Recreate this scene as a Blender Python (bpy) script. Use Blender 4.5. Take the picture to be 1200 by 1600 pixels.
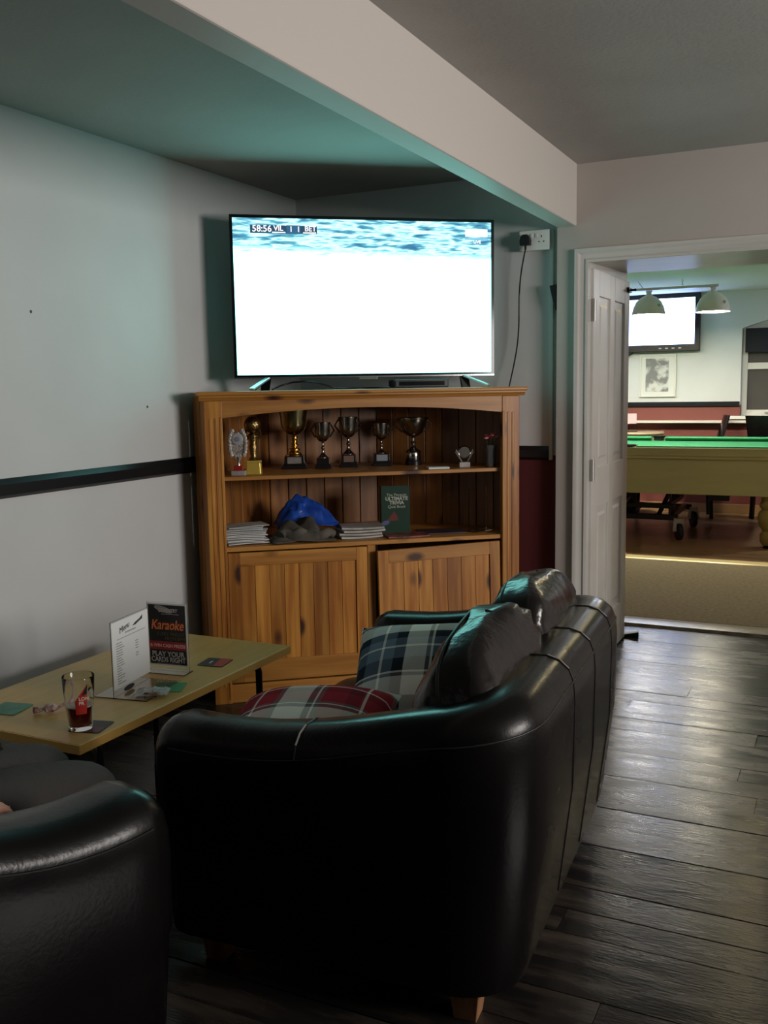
import bpy, math, random
from mathutils import Vector, Matrix, noise
random.seed(7)
for o in list(bpy.data.objects): bpy.data.objects.remove(o)
sc = bpy.context.scene
COL = sc.collection
PI = math.pi

# ------------------------------------------------------------------ camera, world, light, exposure
cam_d = bpy.data.cameras.new('camera'); cam = bpy.data.objects.new('camera', cam_d); COL.objects.link(cam)
cam_d.sensor_fit = 'VERTICAL'; cam_d.sensor_height = 36.0; cam_d.lens = 36.0*1495.7/1600.0
cam_d.clip_start = 0.02
def cam_matrix(yaw, pitch, roll, loc):
    cy, sy, cp, sp = math.cos(yaw), math.sin(yaw), math.cos(pitch), math.sin(pitch)
    f = Vector((-sy*cp, cy*cp, -sp)); r = Vector((cy, sy, 0)); u = r.cross(f)
    cr, sr = math.cos(roll), math.sin(roll)
    r2 = r*cr+u*sr; u2 = u*cr-r*sr
    m = Matrix(((r2.x, u2.x, -f.x, loc[0]), (r2.y, u2.y, -f.y, loc[1]), (r2.z, u2.z, -f.z, loc[2]), (0, 0, 0, 1)))
    return m
cam.matrix_world = cam_matrix(0.452846, 0.128712, -0.0168, (0, 0, 1.42))
sc.camera = cam
w = bpy.data.worlds.new('world'); sc.world = w; w.use_nodes = True
w.node_tree.nodes['Background'].inputs[0].default_value = (0.30, 0.34, 0.42, 1)
w.node_tree.nodes['Background'].inputs[1].default_value = 0.25
def area(name, loc, rot, sx, sy, power, color):
    l = bpy.data.lights.new(name, 'AREA'); l.shape = 'RECTANGLE'; l.size = sx; l.size_y = sy; l.energy = power; l.color = color
    o = bpy.data.objects.new(name, l); o.location = loc; o.rotation_euler = rot; COL.objects.link(o); return o
# light arriving from the right; its source is unseen, a window is added
area('added_side_light', (2.93, 2.3, 1.725), (0, math.radians(90), 0), 0.82, 1.5, 122, (1.0, 0.935, 0.895))
sc.view_settings.view_transform = 'Standard'; sc.view_settings.look = 'None'
sc.view_settings.exposure = 0.0; sc.view_settings.gamma = 1.0; sc.view_settings.use_curve_mapping = False

# ------------------------------------------------------------------ materials
MATS = {}
def nt(m): return m.node_tree.nodes, m.node_tree.links
def mat(name, col, rough=0.5, metal=0.0, col2=None, nscale=8.0, stretch=(1, 1, 1), bump=0.0, bscale=60.0, spec=0.5,
        trans=0.0, emit=None, estr=0.0, coat=0.0, rough2=None, alpha=1.0, detail=4.0, lo=0.35, hi=0.65, ior=1.45, perobj=0.0):
    if name in MATS: return MATS[name]
    m = bpy.data.materials.new(name); m.use_nodes = True; N, L = nt(m)
    b = N['Principled BSDF']
    b.inputs['Base Color'].default_value = (*col, 1); b.inputs['Roughness'].default_value = rough
    b.inputs['Metallic'].default_value = metal; b.inputs['Specular IOR Level'].default_value = spec
    b.inputs['Transmission Weight'].default_value = trans; b.inputs['Coat Weight'].default_value = coat; b.inputs['IOR'].default_value = ior
    b.inputs['Alpha'].default_value = alpha
    if emit: b.inputs['Emission Color'].default_value = (*emit, 1); b.inputs['Emission Strength'].default_value = estr
    if col2 or bump or rough2 is not None or perobj:
        tc = N.new('ShaderNodeTexCoord'); mp = N.new('ShaderNodeMapping'); mp.inputs['Scale'].default_value = stretch
        L.new(tc.outputs['Object'], mp.inputs['Vector'])
        oi = N.new('ShaderNodeObjectInfo')
        ad = N.new('ShaderNodeVectorMath'); ad.operation = 'ADD'
        sc_ = N.new('ShaderNodeMath'); sc_.operation = 'MULTIPLY'; sc_.inputs[1].default_value = 37.0
        L.new(oi.outputs['Random'], sc_.inputs[0]); L.new(mp.outputs[0], ad.inputs[0]); L.new(sc_.outputs[0], ad.inputs[1])
        nz = N.new('ShaderNodeTexNoise'); nz.inputs['Scale'].default_value = nscale; nz.inputs['Detail'].default_value = detail
        L.new(ad.outputs[0], nz.inputs['Vector'])
        if col2:
            r = N.new('ShaderNodeValToRGB'); r.color_ramp.elements[0].position = lo; r.color_ramp.elements[1].position = hi
            r.color_ramp.elements[0].color = (*col, 1); r.color_ramp.elements[1].color = (*col2, 1)
            L.new(nz.outputs['Fac'], r.inputs[0])
            out = r.outputs[0]
            if perobj:
                h = N.new('ShaderNodeHueSaturation'); mr = N.new('ShaderNodeMapRange')
                mr.inputs['To Min'].default_value = 1-perobj; mr.inputs['To Max'].default_value = 1+perobj
                L.new(oi.outputs['Random'], mr.inputs[0]); L.new(mr.outputs[0], h.inputs['Value']); L.new(out, h.inputs['Color']); out = h.outputs[0]
            L.new(out, b.inputs['Base Color'])
        if rough2 is not None:
            mr = N.new('ShaderNodeMapRange'); mr.inputs['From Min'].default_value = 0.3; mr.inputs['From Max'].default_value = 0.7
            mr.inputs['To Min'].default_value = rough; mr.inputs['To Max'].default_value = rough2
            L.new(nz.outputs['Fac'], mr.inputs[0]); L.new(mr.outputs[0], b.inputs['Roughness'])
        if bump:
            n2 = N.new('ShaderNodeTexNoise'); n2.inputs['Scale'].default_value = bscale; n2.inputs['Detail'].default_value = 3
            L.new(ad.outputs[0], n2.inputs['Vector'])
            bp = N.new('ShaderNodeBump'); bp.inputs['Strength'].default_value = bump; bp.inputs['Distance'].default_value = 0.01
            L.new(n2.outputs['Fac'], bp.inputs['Height']); L.new(bp.outputs[0], b.inputs['Normal'])
    MATS[name] = m; return m

def wood_mat(name, c1, c2, knot, axis, rough=0.42, rings=7.0, perobj=0.12):
    """pine-like: long grain along one object axis, with sparse dark knots"""
    if name in MATS: return MATS[name]
    m = bpy.data.materials.new(name); m.use_nodes = True; N, L = nt(m); b = N['Principled BSDF']
    tc = N.new('ShaderNodeTexCoord'); oi = N.new('ShaderNodeObjectInfo')
    mul = N.new('ShaderNodeMath'); mul.operation = 'MULTIPLY'; mul.inputs[1].default_value = 53.0; L.new(oi.outputs['Random'], mul.inputs[0])
    ad = N.new('ShaderNodeVectorMath'); L.new(tc.outputs['Object'], ad.inputs[0]); L.new(mul.outputs[0], ad.inputs[1])
    mp = N.new('ShaderNodeMapping'); s = [22.0, 22.0, 22.0]; s[axis] = 1.3; mp.inputs['Scale'].default_value = s
    L.new(ad.outputs[0], mp.inputs[0])
    nz = N.new('ShaderNodeTexNoise'); nz.inputs['Scale'].default_value = 1.5; nz.inputs['Detail'].default_value = 5; L.new(mp.outputs[0], nz.inputs[0])
    r = N.new('ShaderNodeValToRGB'); r.color_ramp.elements[0].position = 0.36; r.color_ramp.elements[1].position = 0.66
    r.color_ramp.elements[0].color = (*c1, 1); r.color_ramp.elements[1].color = (*c2, 1); L.new(nz.outputs['Fac'], r.inputs[0])
    mp2 = N.new('ShaderNodeMapping'); s2 = [7.5, 7.5, 7.5]; s2[axis] = 3.6; mp2.inputs['Scale'].default_value = s2; L.new(ad.outputs[0], mp2.inputs[0])
    vo = N.new('ShaderNodeTexVoronoi'); vo.inputs['Scale'].default_value = 1.0; L.new(mp2.outputs[0], vo.inputs['Vector'])
    kr = N.new('ShaderNodeValToRGB'); kr.color_ramp.elements[0].position = 0.10; kr.color_ramp.elements[1].position = 0.21
    kr.color_ramp.elements[0].color = (1, 1, 1, 1); kr.color_ramp.elements[1].color = (0, 0, 0, 1); L.new(vo.outputs['Distance'], kr.inputs[0])
    mx = N.new('ShaderNodeMix'); mx.data_type = 'RGBA'; L.new(kr.outputs[0], mx.inputs['Factor']); L.new(r.outputs[0], mx.inputs[6]); mx.inputs[7].default_value = (*knot, 1)
    h = N.new('ShaderNodeHueSaturation'); mr = N.new('ShaderNodeMapRange'); mr.inputs['To Min'].default_value = 1-perobj; mr.inputs['To Max'].default_value = 1+perobj
    L.new(oi.outputs['Random'], mr.inputs[0]); L.new(mr.outputs[0], h.inputs['Value']); L.new(mx.outputs[2], h.inputs['Color'])
    L.new(h.outputs[0], b.inputs['Base Color']); b.inputs['Roughness'].default_value = rough
    bp = N.new('ShaderNodeBump'); bp.inputs['Strength'].default_value = 0.12; bp.inputs['Distance'].default_value = 0.004
    L.new(nz.outputs['Fac'], bp.inputs['Height']); L.new(bp.outputs[0], b.inputs['Normal'])
    MATS[name] = m; return m

def twotone(name, zsplit, low, high, rough=0.6):
    """wall paint: one colour below the dado rail, another above (object z)"""
    m = bpy.data.materials.new(name); m.use_nodes = True; N, L = nt(m); b = N['Principled BSDF']
    tc = N.new('ShaderNodeTexCoord'); sp = N.new('ShaderNodeSeparateXYZ'); L.new(tc.outputs['Object'], sp.inputs[0])
    gt = N.new('ShaderNodeMath'); gt.operation = 'GREATER_THAN'; gt.inputs[1].default_value = zsplit; L.new(sp.outputs['Z'], gt.inputs[0])
    mx = N.new('ShaderNodeMix'); mx.data_type = 'RGBA'; mx.inputs[6].default_value = (*low, 1); mx.inputs[7].default_value = (*high, 1)
    L.new(gt.outputs[0], mx.inputs['Factor'])
    nz = N.new('ShaderNodeTexNoise'); nz.inputs['Scale'].default_value = 3; nz.inputs['Detail'].default_value = 5; L.new(tc.outputs['Object'], nz.inputs[0])
    h = N.new('ShaderNodeHueSaturation'); mr = N.new('ShaderNodeMapRange'); mr.inputs['To Min'].default_value = 0.92; mr.inputs['To Max'].default_value = 1.06
    L.new(nz.outputs['Fac'], mr.inputs[0]); L.new(mr.outputs[0], h.inputs['Value']); L.new(mx.outputs[2], h.inputs['Color']); L.new(h.outputs[0], b.inputs['Base Color'])
    b.inputs['Roughness'].default_value = rough
    bp = N.new('ShaderNodeBump'); bp.inputs['Strength'].default_value = 0.15; bp.inputs['Distance'].default_value = 0.01
    L.new(nz.outputs['Fac'], bp.inputs['Height']); L.new(bp.outputs[0], b.inputs['Normal'])
    return m

def tartan(name, stops, size, offs=(0, 0)):
    """woven check: the same stripe sequence along object x and y, averaged"""
    m = bpy.data.materials.new(name); m.use_nodes = True; N, L = nt(m); b = N['Principled BSDF']
    tc = N.new('ShaderNodeTexCoord'); sp = N.new('ShaderNodeSeparateXYZ'); L.new(tc.outputs['Object'], sp.inputs[0])
    outs = []
    for k, ax in enumerate('XY'):
        a = N.new('ShaderNodeMath'); a.operation = 'MULTIPLY_ADD'; a.inputs[1].default_value = 1/size; a.inputs[2].default_value = 50.0+offs[k]; L.new(sp.outputs[ax], a.inputs[0])
        fr = N.new('ShaderNodeMath'); fr.operation = 'FRACT'; L.new(a.outputs[0], fr.inputs[0])
        r = N.new('ShaderNodeValToRGB'); r.color_ramp.interpolation = 'CONSTANT'; el = r.color_ramp.elements
        while len(el) < len(stops): el.new(0.99)
        for e_, (p, c) in zip(el, stops): e_.position = p; e_.color = (*c, 1)
        L.new(fr.outputs[0], r.inputs[0]); outs.append(r.outputs[0])
    mx = N.new('ShaderNodeMix'); mx.data_type = 'RGBA'; mx.inputs['Factor'].default_value = 0.5; L.new(outs[0], mx.inputs[6]); L.new(outs[1], mx.inputs[7])
    L.new(mx.outputs[2], b.inputs['Base Color']); b.inputs['Roughness'].default_value = 0.95; b.inputs['Specular IOR Level'].default_value = 0.1
    nz = N.new('ShaderNodeTexNoise'); nz.inputs['Scale'].default_value = 260; L.new(tc.outputs['Object'], nz.inputs[0])
    bp = N.new('ShaderNodeBump'); bp.inputs['Strength'].default_value = 0.25; bp.inputs['Distance'].default_value = 0.004
    L.new(nz.outputs['Fac'], bp.inputs['Height']); L.new(bp.outputs[0], b.inputs['Normal'])
    return m

WHITE_WALL = twotone('white_wall_paint', -9, (0.5, 0.5, 0.5), (0.60, 0.61, 0.61))
BACK_WALL = twotone('white_over_red_paint', 1.08, (0.085, 0.012, 0.016), (0.60, 0.61, 0.61))
CREAM_WALL = twotone('cream_wall_paint', -9, (0.5, 0.5, 0.5), (0.43, 0.39, 0.355))
POOL_WALL = twotone('white_over_brick_red_paint', 1.18, (0.20, 0.055, 0.045), (0.66, 0.68, 0.70))
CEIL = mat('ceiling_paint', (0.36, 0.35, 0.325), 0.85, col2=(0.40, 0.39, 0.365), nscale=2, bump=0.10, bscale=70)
POOL_CEIL = mat('pool_room_ceiling_paint', (0.70, 0.70, 0.70), 0.85)
GLOSS_WHITE = mat('white_gloss_paint', (0.58, 0.57, 0.54), 0.32, col2=(0.52, 0.50, 0.46), nscale=3, bump=0.05, bscale=25)
BLACK_GLOSS = mat('black_gloss_paint', (0.006, 0.006, 0.008), 0.35, bump=0.06, bscale=25)
PLANK = mat('dark_worn_floor_varnish', (0.014, 0.0125, 0.012), 0.15, col2=(0.062, 0.048, 0.036), nscale=3.2, stretch=(1.0, 5.0, 1), lo=0.47, hi=0.78,
            rough2=0.34, bump=0.12, bscale=30, perobj=0.25, detail=8)
SUBFLOOR = mat('floor_joint_dirt', (0.006, 0.005, 0.005), 0.9)
CARPET = mat('olive_brown_carpet', (0.17, 0.14, 0.085), 0.95, col2=(0.23, 0.19, 0.12), nscale=40, bump=0.4, bscale=300, spec=0.1)
LAMINATE = wood_mat('warm_laminate', (0.26, 0.15, 0.07), (0.36, 0.22, 0.11), (0.2, 0.11, 0.05), 0, rough=0.3, perobj=0.1)
LEATHER = mat('black_leather', (0.0032, 0.0027, 0.0029), 0.20, col2=(0.0045, 0.0038, 0.0038), nscale=4, rough2=0.30, bump=0.04, bscale=110, spec=0.25)
CREASED = mat('creased_black_leather', (0.0075, 0.006, 0.006), 0.17, col2=(0.011, 0.009, 0.009), nscale=5, rough2=0.28, bump=0.55, bscale=16, spec=0.42)
PIPING = mat('worn_leather_piping', (0.006, 0.005, 0.006), 0.45)
PIPING_WORN = mat('pale_worn_piping', (0.22, 0.20, 0.19), 0.5)
PINE_V = wood_mat('pine_vertical', (0.30, 0.100, 0.013), (0.52, 0.235, 0.043), (0.05, 0.016, 0.006), 2, perobj=0.24)
PINE_H = wood_mat('pine_horizontal', (0.34, 0.135, 0.022), (0.49, 0.225, 0.047), (0.06, 0.018, 0.007), 0)
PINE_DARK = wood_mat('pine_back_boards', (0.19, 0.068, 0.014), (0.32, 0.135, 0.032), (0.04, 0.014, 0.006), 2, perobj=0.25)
LEG_WOOD = wood_mat('sofa_leg_wood', (0.20, 0.09, 0.04), (0.30, 0.15, 0.07), (0.15, 0.06, 0.03), 2)
TABLE_TOP = mat('yellow_oak_laminate', (0.50, 0.295, 0.085), 0.38, col2=(0.55, 0.335, 0.105), nscale=6, stretch=(8, 1, 1))
TABLE_EDGE = mat('yellow_edge_strip', (0.76, 0.47, 0.13), 0.35)
BLACK_METAL = mat('black_metal', (0.01, 0.01, 0.011), 0.35, metal=0.3)
BLACK_PLASTIC = mat('black_plastic', (0.008, 0.008, 0.010), 0.38)
BLACK_PLASTIC_S = mat('black_gloss_plastic', (0.004, 0.004, 0.006), 0.12)
CHROME = mat('chrome', (0.75, 0.75, 0.76), 0.14, metal=1)
STEEL = mat('dull_steel', (0.5, 0.5, 0.48), 0.42, metal=0.9)
SILVER = mat('silver_plate', (0.78, 0.76, 0.72), 0.16, metal=1, col2=(0.60, 0.58, 0.54), nscale=12)
OLD_SILVER = mat('tarnished_silver_plate', (0.42, 0.39, 0.35), 0.2, metal=1, col2=(0.28, 0.26, 0.23), nscale=10)
GOLD = mat('gold_plate', (0.85, 0.58, 0.16), 0.2, metal=1, col2=(0.6, 0.38, 0.08), nscale=20)
DARK_GOLD = mat('dark_gold_plate', (0.42, 0.30, 0.12), 0.3, metal=1, col2=(0.26, 0.17, 0.06), nscale=25, bump=0.3, bscale=120)
GOLD_PLASTIC = mat('yellow_gold_plaque', (0.72, 0.52, 0.10), 0.3, metal=0.4)
BAKELITE = mat('black_bakelite', (0.012, 0.011, 0.011), 0.25)
PLAQUE = mat('engraved_plate', (0.62, 0.60, 0.55), 0.3, metal=0.7, col2=(0.45, 0.42, 0.38), nscale=60)
COPPER_PLAQUE = mat('copper_toned_plate', (0.55, 0.36, 0.30), 0.28, metal=0.8)
MARBLE = mat('pale_marble', (0.45, 0.42, 0.40), 0.3, col2=(0.3, 0.26, 0.25), nscale=15)
RED_ENAMEL = mat('red_enamel', (0.30, 0.02, 0.02), 0.3)
CENTRE_DISC = mat('silver_grey_disc', (0.60, 0.61, 0.63), 0.3, metal=0.4)
GLASS = mat('clear_glass', (1, 1, 1), 0.02, trans=1.0, ior=1.28)
ACRYLIC = mat('clear_acrylic', (0.96, 0.98, 0.98), 0.03, trans=1.0, ior=1.3)
BEER = mat('dark_ale', (0.12, 0.012, 0.008), 0.03, trans=0.75, ior=1.33)
FOAM = mat('ale_foam', (0.42, 0.36, 0.30), 0.7)
PAPER = mat('white_paper', (0.70, 0.71, 0.70), 0.7)
PAPER_GREY = mat('newsprint', (0.40, 0.38, 0.35), 0.8, col2=(0.56, 0.54, 0.50), nscale=14)
SOCKET = mat('white_socket_plastic', (0.66, 0.66, 0.64), 0.3)
INK = mat('dark_ink', (0.03, 0.03, 0.035), 0.6)
GREY_INK = mat('grey_ink', (0.30, 0.30, 0.31), 0.6)

# ------------------------------------------------------------------ mesh helpers
class MB:
    def __init__(s): s.v = []; s.f = []
    def add(s, vs, fs):
        k = len(s.v); s.v += [tuple(v) for v in vs]; s.f += [tuple(i+k for i in f) for f in fs]; return s
    def box(s, x0, x1, y0, y1, z0, z1):
        return s.add([(x0,y0,z0),(x1,y0,z0),(x1,y1,z0),(x0,y1,z0),(x0,y0,z1),(x1,y0,z1),(x1,y1,z1),(x0,y1,z1)],
                     [(0,3,2,1),(4,5,6,7),(0,1,5,4),(1,2,6,5),(2,3,7,6),(3,0,4,7)])
    def bar(s, a, b, wd, ht, up=(0, 0, 1)):
        a = Vector(a); b = Vector(b); d = (b-a).normalized(); u = Vector(up)
        if abs(d.dot(u)) > 0.95: u = Vector((1, 0, 0))
        r = d.cross(u).normalized()*wd/2; u = r.cross(d).normalized()*ht/2
        vs = [p+i*r+j*u for p in (a, b) for i, j in ((-1,-1),(1,-1),(1,1),(-1,1))]
        return s.add(vs, [(0,1,2,3),(7,6,5,4),(0,4,5,1),(1,5,6,2),(2,6,7,3),(3,7,4,0)])
    def prism(s, poly, z0, z1, axis='z'):
        n = len(poly)
        f = {'z': lambda p, h: (p[0], p[1], h), 'y': lambda p, h: (p[0], h, p[1]), 'x': lambda p, h: (h, p[0], p[1])}[axis]
        vs = [f(p, z0) for p in poly]+[f(p, z1) for p in poly]
        return s.add(vs, [tuple(range(n-1, -1, -1)), tuple(range(n, 2*n))]+[(i, (i+1) % n, n+(i+1) % n, n+i) for i in range(n)])
    def lathe(s, prof, seg=24, c=(0, 0, 0), sx=1, sy=1):
        rings = []
        vs = []; n = len(prof)
        for (r, z) in prof:
            for k in range(seg):
                a = 2*PI*k/seg; vs.append((c[0]+r*math.cos(a)*sx, c[1]+r*math.sin(a)*sy, c[2]+z))
        fs = [(i*seg+k, i*seg+(k+1) % seg, (i+1)*seg+(k+1) % seg, (i+1)*seg+k) for i in range(n-1) for k in range(seg)]
        if prof[0][0] > 1e-6: fs.append(tuple(range(seg-1, -1, -1)))
        if prof[-1][0] > 1e-6: fs.append(tuple((n-1)*seg+k for k in range(seg)))
        return s.add(vs, fs)
    def tube(s, pts, r, seg=8, closed=False):
        pts = [Vector(p) for p in pts]; n = len(pts); vs = []
        rr = r if isinstance(r, (list, tuple)) else [r]*n
        ref = None
        for i, p in enumerate(pts):
            a = pts[(i-1) % n] if (closed or i > 0) else p; b = pts[(i+1) % n] if (closed or i < n-1) else p
            d = (b-a).normalized()
            if ref is None: ref = Vector((0, 0, 1)) if abs(d.z) < 0.9 else Vector((1, 0, 0))
            e1 = (ref-d*ref.dot(d)).normalized(); e2 = d.cross(e1); ref = e1
            for k in range(seg):
                t = 2*PI*k/seg; vs.append(p+rr[i]*(math.cos(t)*e1+math.sin(t)*e2))
        m = n if closed else n-1
        fs = [(i*seg+k, i*seg+(k+1) % seg, ((i+1) % n)*seg+(k+1) % seg, ((i+1) % n)*seg+k) for i in range(m) for k in range(seg)]
        if not closed: fs += [tuple(range(seg-1, -1, -1)), tuple((n-1)*seg+k for k in range(seg))]
        return s.add(vs, fs)
    def loft(s, rings, cap=True, closed=True):
        n = len(rings[0]); vs = [p for r in rings for p in r]; m = n if closed else n-1
        fs = [(i*n+k, i*n+(k+1) % n, (i+1)*n+(k+1) % n, (i+1)*n+k) for i in range(len(rings)-1) for k in range(m)]
        if cap: fs += [tuple(range(n-1, -1, -1)), tuple((len(rings)-1)*n+k for k in range(n))]
        return s.add(vs, fs)
    def superq(s, c, size, e1=0.4, e2=0.4, nu=20, nv=28, fn=None):
        sg = lambda v, e: math.copysign(abs(v)**e, v)
        rings = []
        for i in range(nu+1):
            t = -PI/2+PI*i/nu; ring = []
            for k in range(nv):
                p = 2*PI*k/nv
                x = size[0]/2*sg(math.cos(t), e1)*sg(math.cos(p), e2); y = size[1]/2*sg(math.cos(t), e1)*sg(math.sin(p), e2); z = size[2]/2*sg(math.sin(t), e1)
                if fn: x, y, z = fn(x, y, z)
                ring.append((c[0]+x, c[1]+y, c[2]+z))
            rings.append(ring)
        return s.loft(rings, cap=True)
    def grid(s, fn, nu, nv):
        vs = [fn(i/nu, j/nv) for i in range(nu+1) for j in range(nv+1)]
        return s.add(vs, [(i*(nv+1)+j, (i+1)*(nv+1)+j, (i+1)*(nv+1)+j+1, i*(nv+1)+j+1) for i in range(nu) for j in range(nv)])
    def xf(s, M): s.v = [tuple(M @ Vector(v)) for v in s.v]; return s
    def build(s, name, m, parent=None, smooth=None, bevel=0.0, seg=2, loc=None, rot=None):
        me = bpy.data.meshes.new(name); me.from_pydata(s.v, [], s.f); me.update()
        if smooth is not None:
            for p in me.polygons: p.use_smooth = True
            me.set_sharp_from_angle(angle=math.radians(smooth))
        o = bpy.data.objects.new(name, me); COL.objects.link(o); me.materials.append(m)
        if parent is not None: o.parent = parent
        if bevel:
            bv = o.modifiers.new('bevel', 'BEVEL'); bv.width = bevel; bv.segments = seg; bv.limit_method = 'ANGLE'; bv.angle_limit = math.radians(40)
        if loc: o.location = loc
        if rot: o.rotation_euler = rot
        return o

def link_mesh(name, me, parent, loc=None):
    o = bpy.data.objects.new(name, me); COL.objects.link(o); o.parent = parent
    if loc: o.location = loc
    return o
def tag(o, label, cat, group=None):
    o['label'] = label; o['category'] = cat
    if group: o['group'] = group
    return o
def struct(o, label=None, cat=None):
    o['kind'] = 'structure'
    if label: o['label'] = label
    if cat: o['category'] = cat
    return o
def thing(name, label, cat, loc=(0, 0, 0), rz=0.0, group=None):
    o = bpy.data.objects.new(name, None); o.empty_display_size = 0.05; COL.objects.link(o)
    o.location = loc; o.rotation_euler = (0, 0, rz); return tag(o, label, cat, group)
def text_part(name, body, m, parent, size, loc, rot, shear=0.0, bold=0.0, align='LEFT', depth=0.0004, sx=1.0):
    cu = bpy.data.curves.new(name, 'FONT'); cu.body = body; cu.size = size; cu.shear = shear; cu.offset = bold; cu.align_x = align; cu.extrude = depth; cu.resolution_u = 3
    tmp = bpy.data.objects.new('tmp_text', cu); COL.objects.link(tmp)
    dg = bpy.context.evaluated_depsgraph_get(); me = bpy.data.meshes.new_from_object(tmp.evaluated_get(dg))
    bpy.data.objects.remove(tmp); bpy.data.curves.remove(cu)
    me.materials.clear(); me.materials.append(m); me.name = name
    for v in me.vertices: v.co.x *= sx
    o = bpy.data.objects.new(name, me); COL.objects.link(o); o.parent = parent; o.location = loc; o.rotation_euler = rot
    return o
def roundpoly(x0, x1, y0, y1, r, n=5):
    out = []
    for cx, cy, a0 in ((x1-r, y0+r, -PI/2), (x1-r, y1-r, 0), (x0+r, y1-r, PI/2), (x0+r, y0+r, PI)):
        for i in range(n+1):
            a = a0+PI/2*i/n; out.append((cx+r*math.cos(a), cy+r*math.sin(a)))
    return out

# ------------------------------------------------------------------ layout constants (metres)
XL, D, DA, DB = -2.722, 4.517, 4.575, 5.36        # left wall, door wall face, alcove wall, back of the thick door wall
ZC, BEAM_Z = 2.428, 2.151
HX, JR = -1.117, -0.262                            # door opening
XR, YR = 3.0, -4.2
FARY = 11.0

# ------------------------------------------------------------------ structure
struct(MB().box(XL-0.15, XL, YR-0.1, DA+0.15, -0.02, ZC+0.1).build('wall_left', WHITE_WALL), 'white painted left wall with a black dado rail', 'wall')
struct(MB().box(XL-0.15, -1.27, DA, DA+0.8, -0.02, ZC+0.1).build('wall_back', BACK_WALL), 'alcove back wall, white above and dark red below the rail', 'wall')
wd = MB().box(-1.27, HX-0.032, D, DB, -0.02, ZC+0.1)                       # pier left of the door
wd.box(HX-0.032, JR+0.032, D, DB, 2.018, ZC+0.1)
wd.box(JR+0.032, XR+0.1, D, DB, -0.02, ZC+0.1)
struct(wd.build('wall_door', CREAM_WALL), 'thick cream wall around the open doorway', 'wall')
# right wall with an added window opening, rear wall: outside the frame, they close the room
wr = MB().box(XR, XR+0.2, YR, 1.5, -0.02, ZC+0.1).box(XR, XR+0.2, 3.1, D, -0.02, ZC+0.1).box(XR, XR+0.2, 1.5, 3.1, -0.02, 1.28).box(XR, XR+0.2, 1.5, 3.1, 2.17, ZC+0.1)
struct(wr.build('wall_right', CREAM_WALL), 'cream right-hand wall with an added window opening', 'wall')
struct(MB().box(XL-0.15, XR+0.2, YR-0.15, YR, -0.02, ZC+0.1).build('wall_rear', mat('dark_burgundy_paint', (0.05, 0.012, 0.014), 0.7)), 'dark burgundy wall behind the viewer', 'wall')  # unseen wall; its dark tone is picked to weaken reflections in the leather
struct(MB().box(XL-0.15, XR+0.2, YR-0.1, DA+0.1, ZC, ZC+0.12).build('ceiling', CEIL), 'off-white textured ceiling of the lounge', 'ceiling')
struct(MB().box(-1.27, -1.178, YR, D+0.001, BEAM_Z, ZC+0.01).build('trim_1', mat('beam_cream_paint', (0.53, 0.495, 0.455), 0.5, bump=0.08, bscale=12), bevel=0.006), 'cream boxed ceiling beam running to the door wall', 'beam')
# floor: dirt under real boards
fl = struct(MB().box(XL-0.1, XR+0.1, YR-0.1, 5.61, -0.06, -0.012).build('floor', SUBFLOOR), 'dark worn floorboards', 'floor')
y = -4.1; row = 0; meshes = {}
while y < 5.60:
    wdt = random.choice((0.125, 0.13, 0.14, 0.118)); y1 = min(y+wdt, 5.605)
    x = XL+random.uniform(-0.9, 0.0); segs = []
    xmax = XR if y < D-0.05 else JR+0.03
    xmin = XL if y < D-0.05 else HX-0.03
    if y < 0.6: pieces = [(XL, XR)]
    else:
        pieces = []; a = xmin
        while a < xmax-0.05:
            b_ = min(a+random.uniform(1.6, 3.4), xmax)
            if xmax-b_ < 0.4: b_ = xmax
            pieces.append((a, b_)); a = b_
    for (a, b_) in pieces:
        zt = random.uniform(-0.0015, 0.0015); tl = random.uniform(-0.0008, 0.0008)
        g = random.uniform(0.0012, 0.0028)
        m_ = MB().add([(a+.001,y+g,-.014),(b_-.001,y+g,-.014),(b_-.001,y1,-.014),(a+.001,y1,-.014),(a+.001,y+g,zt-tl),(b_-.001,y+g,zt-tl),(b_-.001,y1,zt+tl),(a+.001,y1,zt+tl)],
                      [(0,3,2,1),(4,5,6,7),(0,1,5,4),(1,2,6,5),(2,3,7,6),(3,0,4,7)])
        m_.build('floorboard', PLANK, fl)
    y = y1
# threshold between boards and carpet
struct(MB().prism([(5.605, -0.02), (5.62, 0.016), (5.70, 0.022), (5.80, 0.012), (5.86, -0.02)], HX-0.15, JR+0.2, 'x').build('trim_2', mat('worn_threshold_wood', (0.33, 0.29, 0.20), 0.3, col2=(0.16, 0.13, 0.08), nscale=12, stretch=(1, 4, 1)), smooth=30), 'worn pale threshold strip in the doorway', 'threshold')
# dado rails, skirtings
def rail_prof(t, z0, z1): return [(0, z0), (t*0.5, z0), (t, z0+0.012), (t, z1-0.02), (t*0.6, z1-0.006), (t*0.4, z1), (0, z1)]
m_ = MB().prism([(XL-0.005+p, z) for p, z in rail_prof(0.027, 1.05, 1.121)], YR, DA-0.002, 'y')
struct(m_.build('trim_3', BLACK_GLOSS, smooth=30), 'black painted dado rail along the left wall', 'rail')
m_ = MB().prism([(DA+0.005-p, z) for p, z in rail_prof(0.027, 1.058, 1.125)], XL, -1.318, 'x')
struct(m_.build('trim_4', BLACK_GLOSS, smooth=30), 'black painted dado rail on the alcove back wall', 'rail')
m_ = MB().prism([(XL-0.005+p, z) for p, z in rail_prof(0.022, 0.0, 0.085)], YR, DA-0.002, 'y'); struct(m_.build('baseboard_left', BLACK_GLOSS, smooth=30), 'black skirting board on the left wall', 'skirting')
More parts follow.
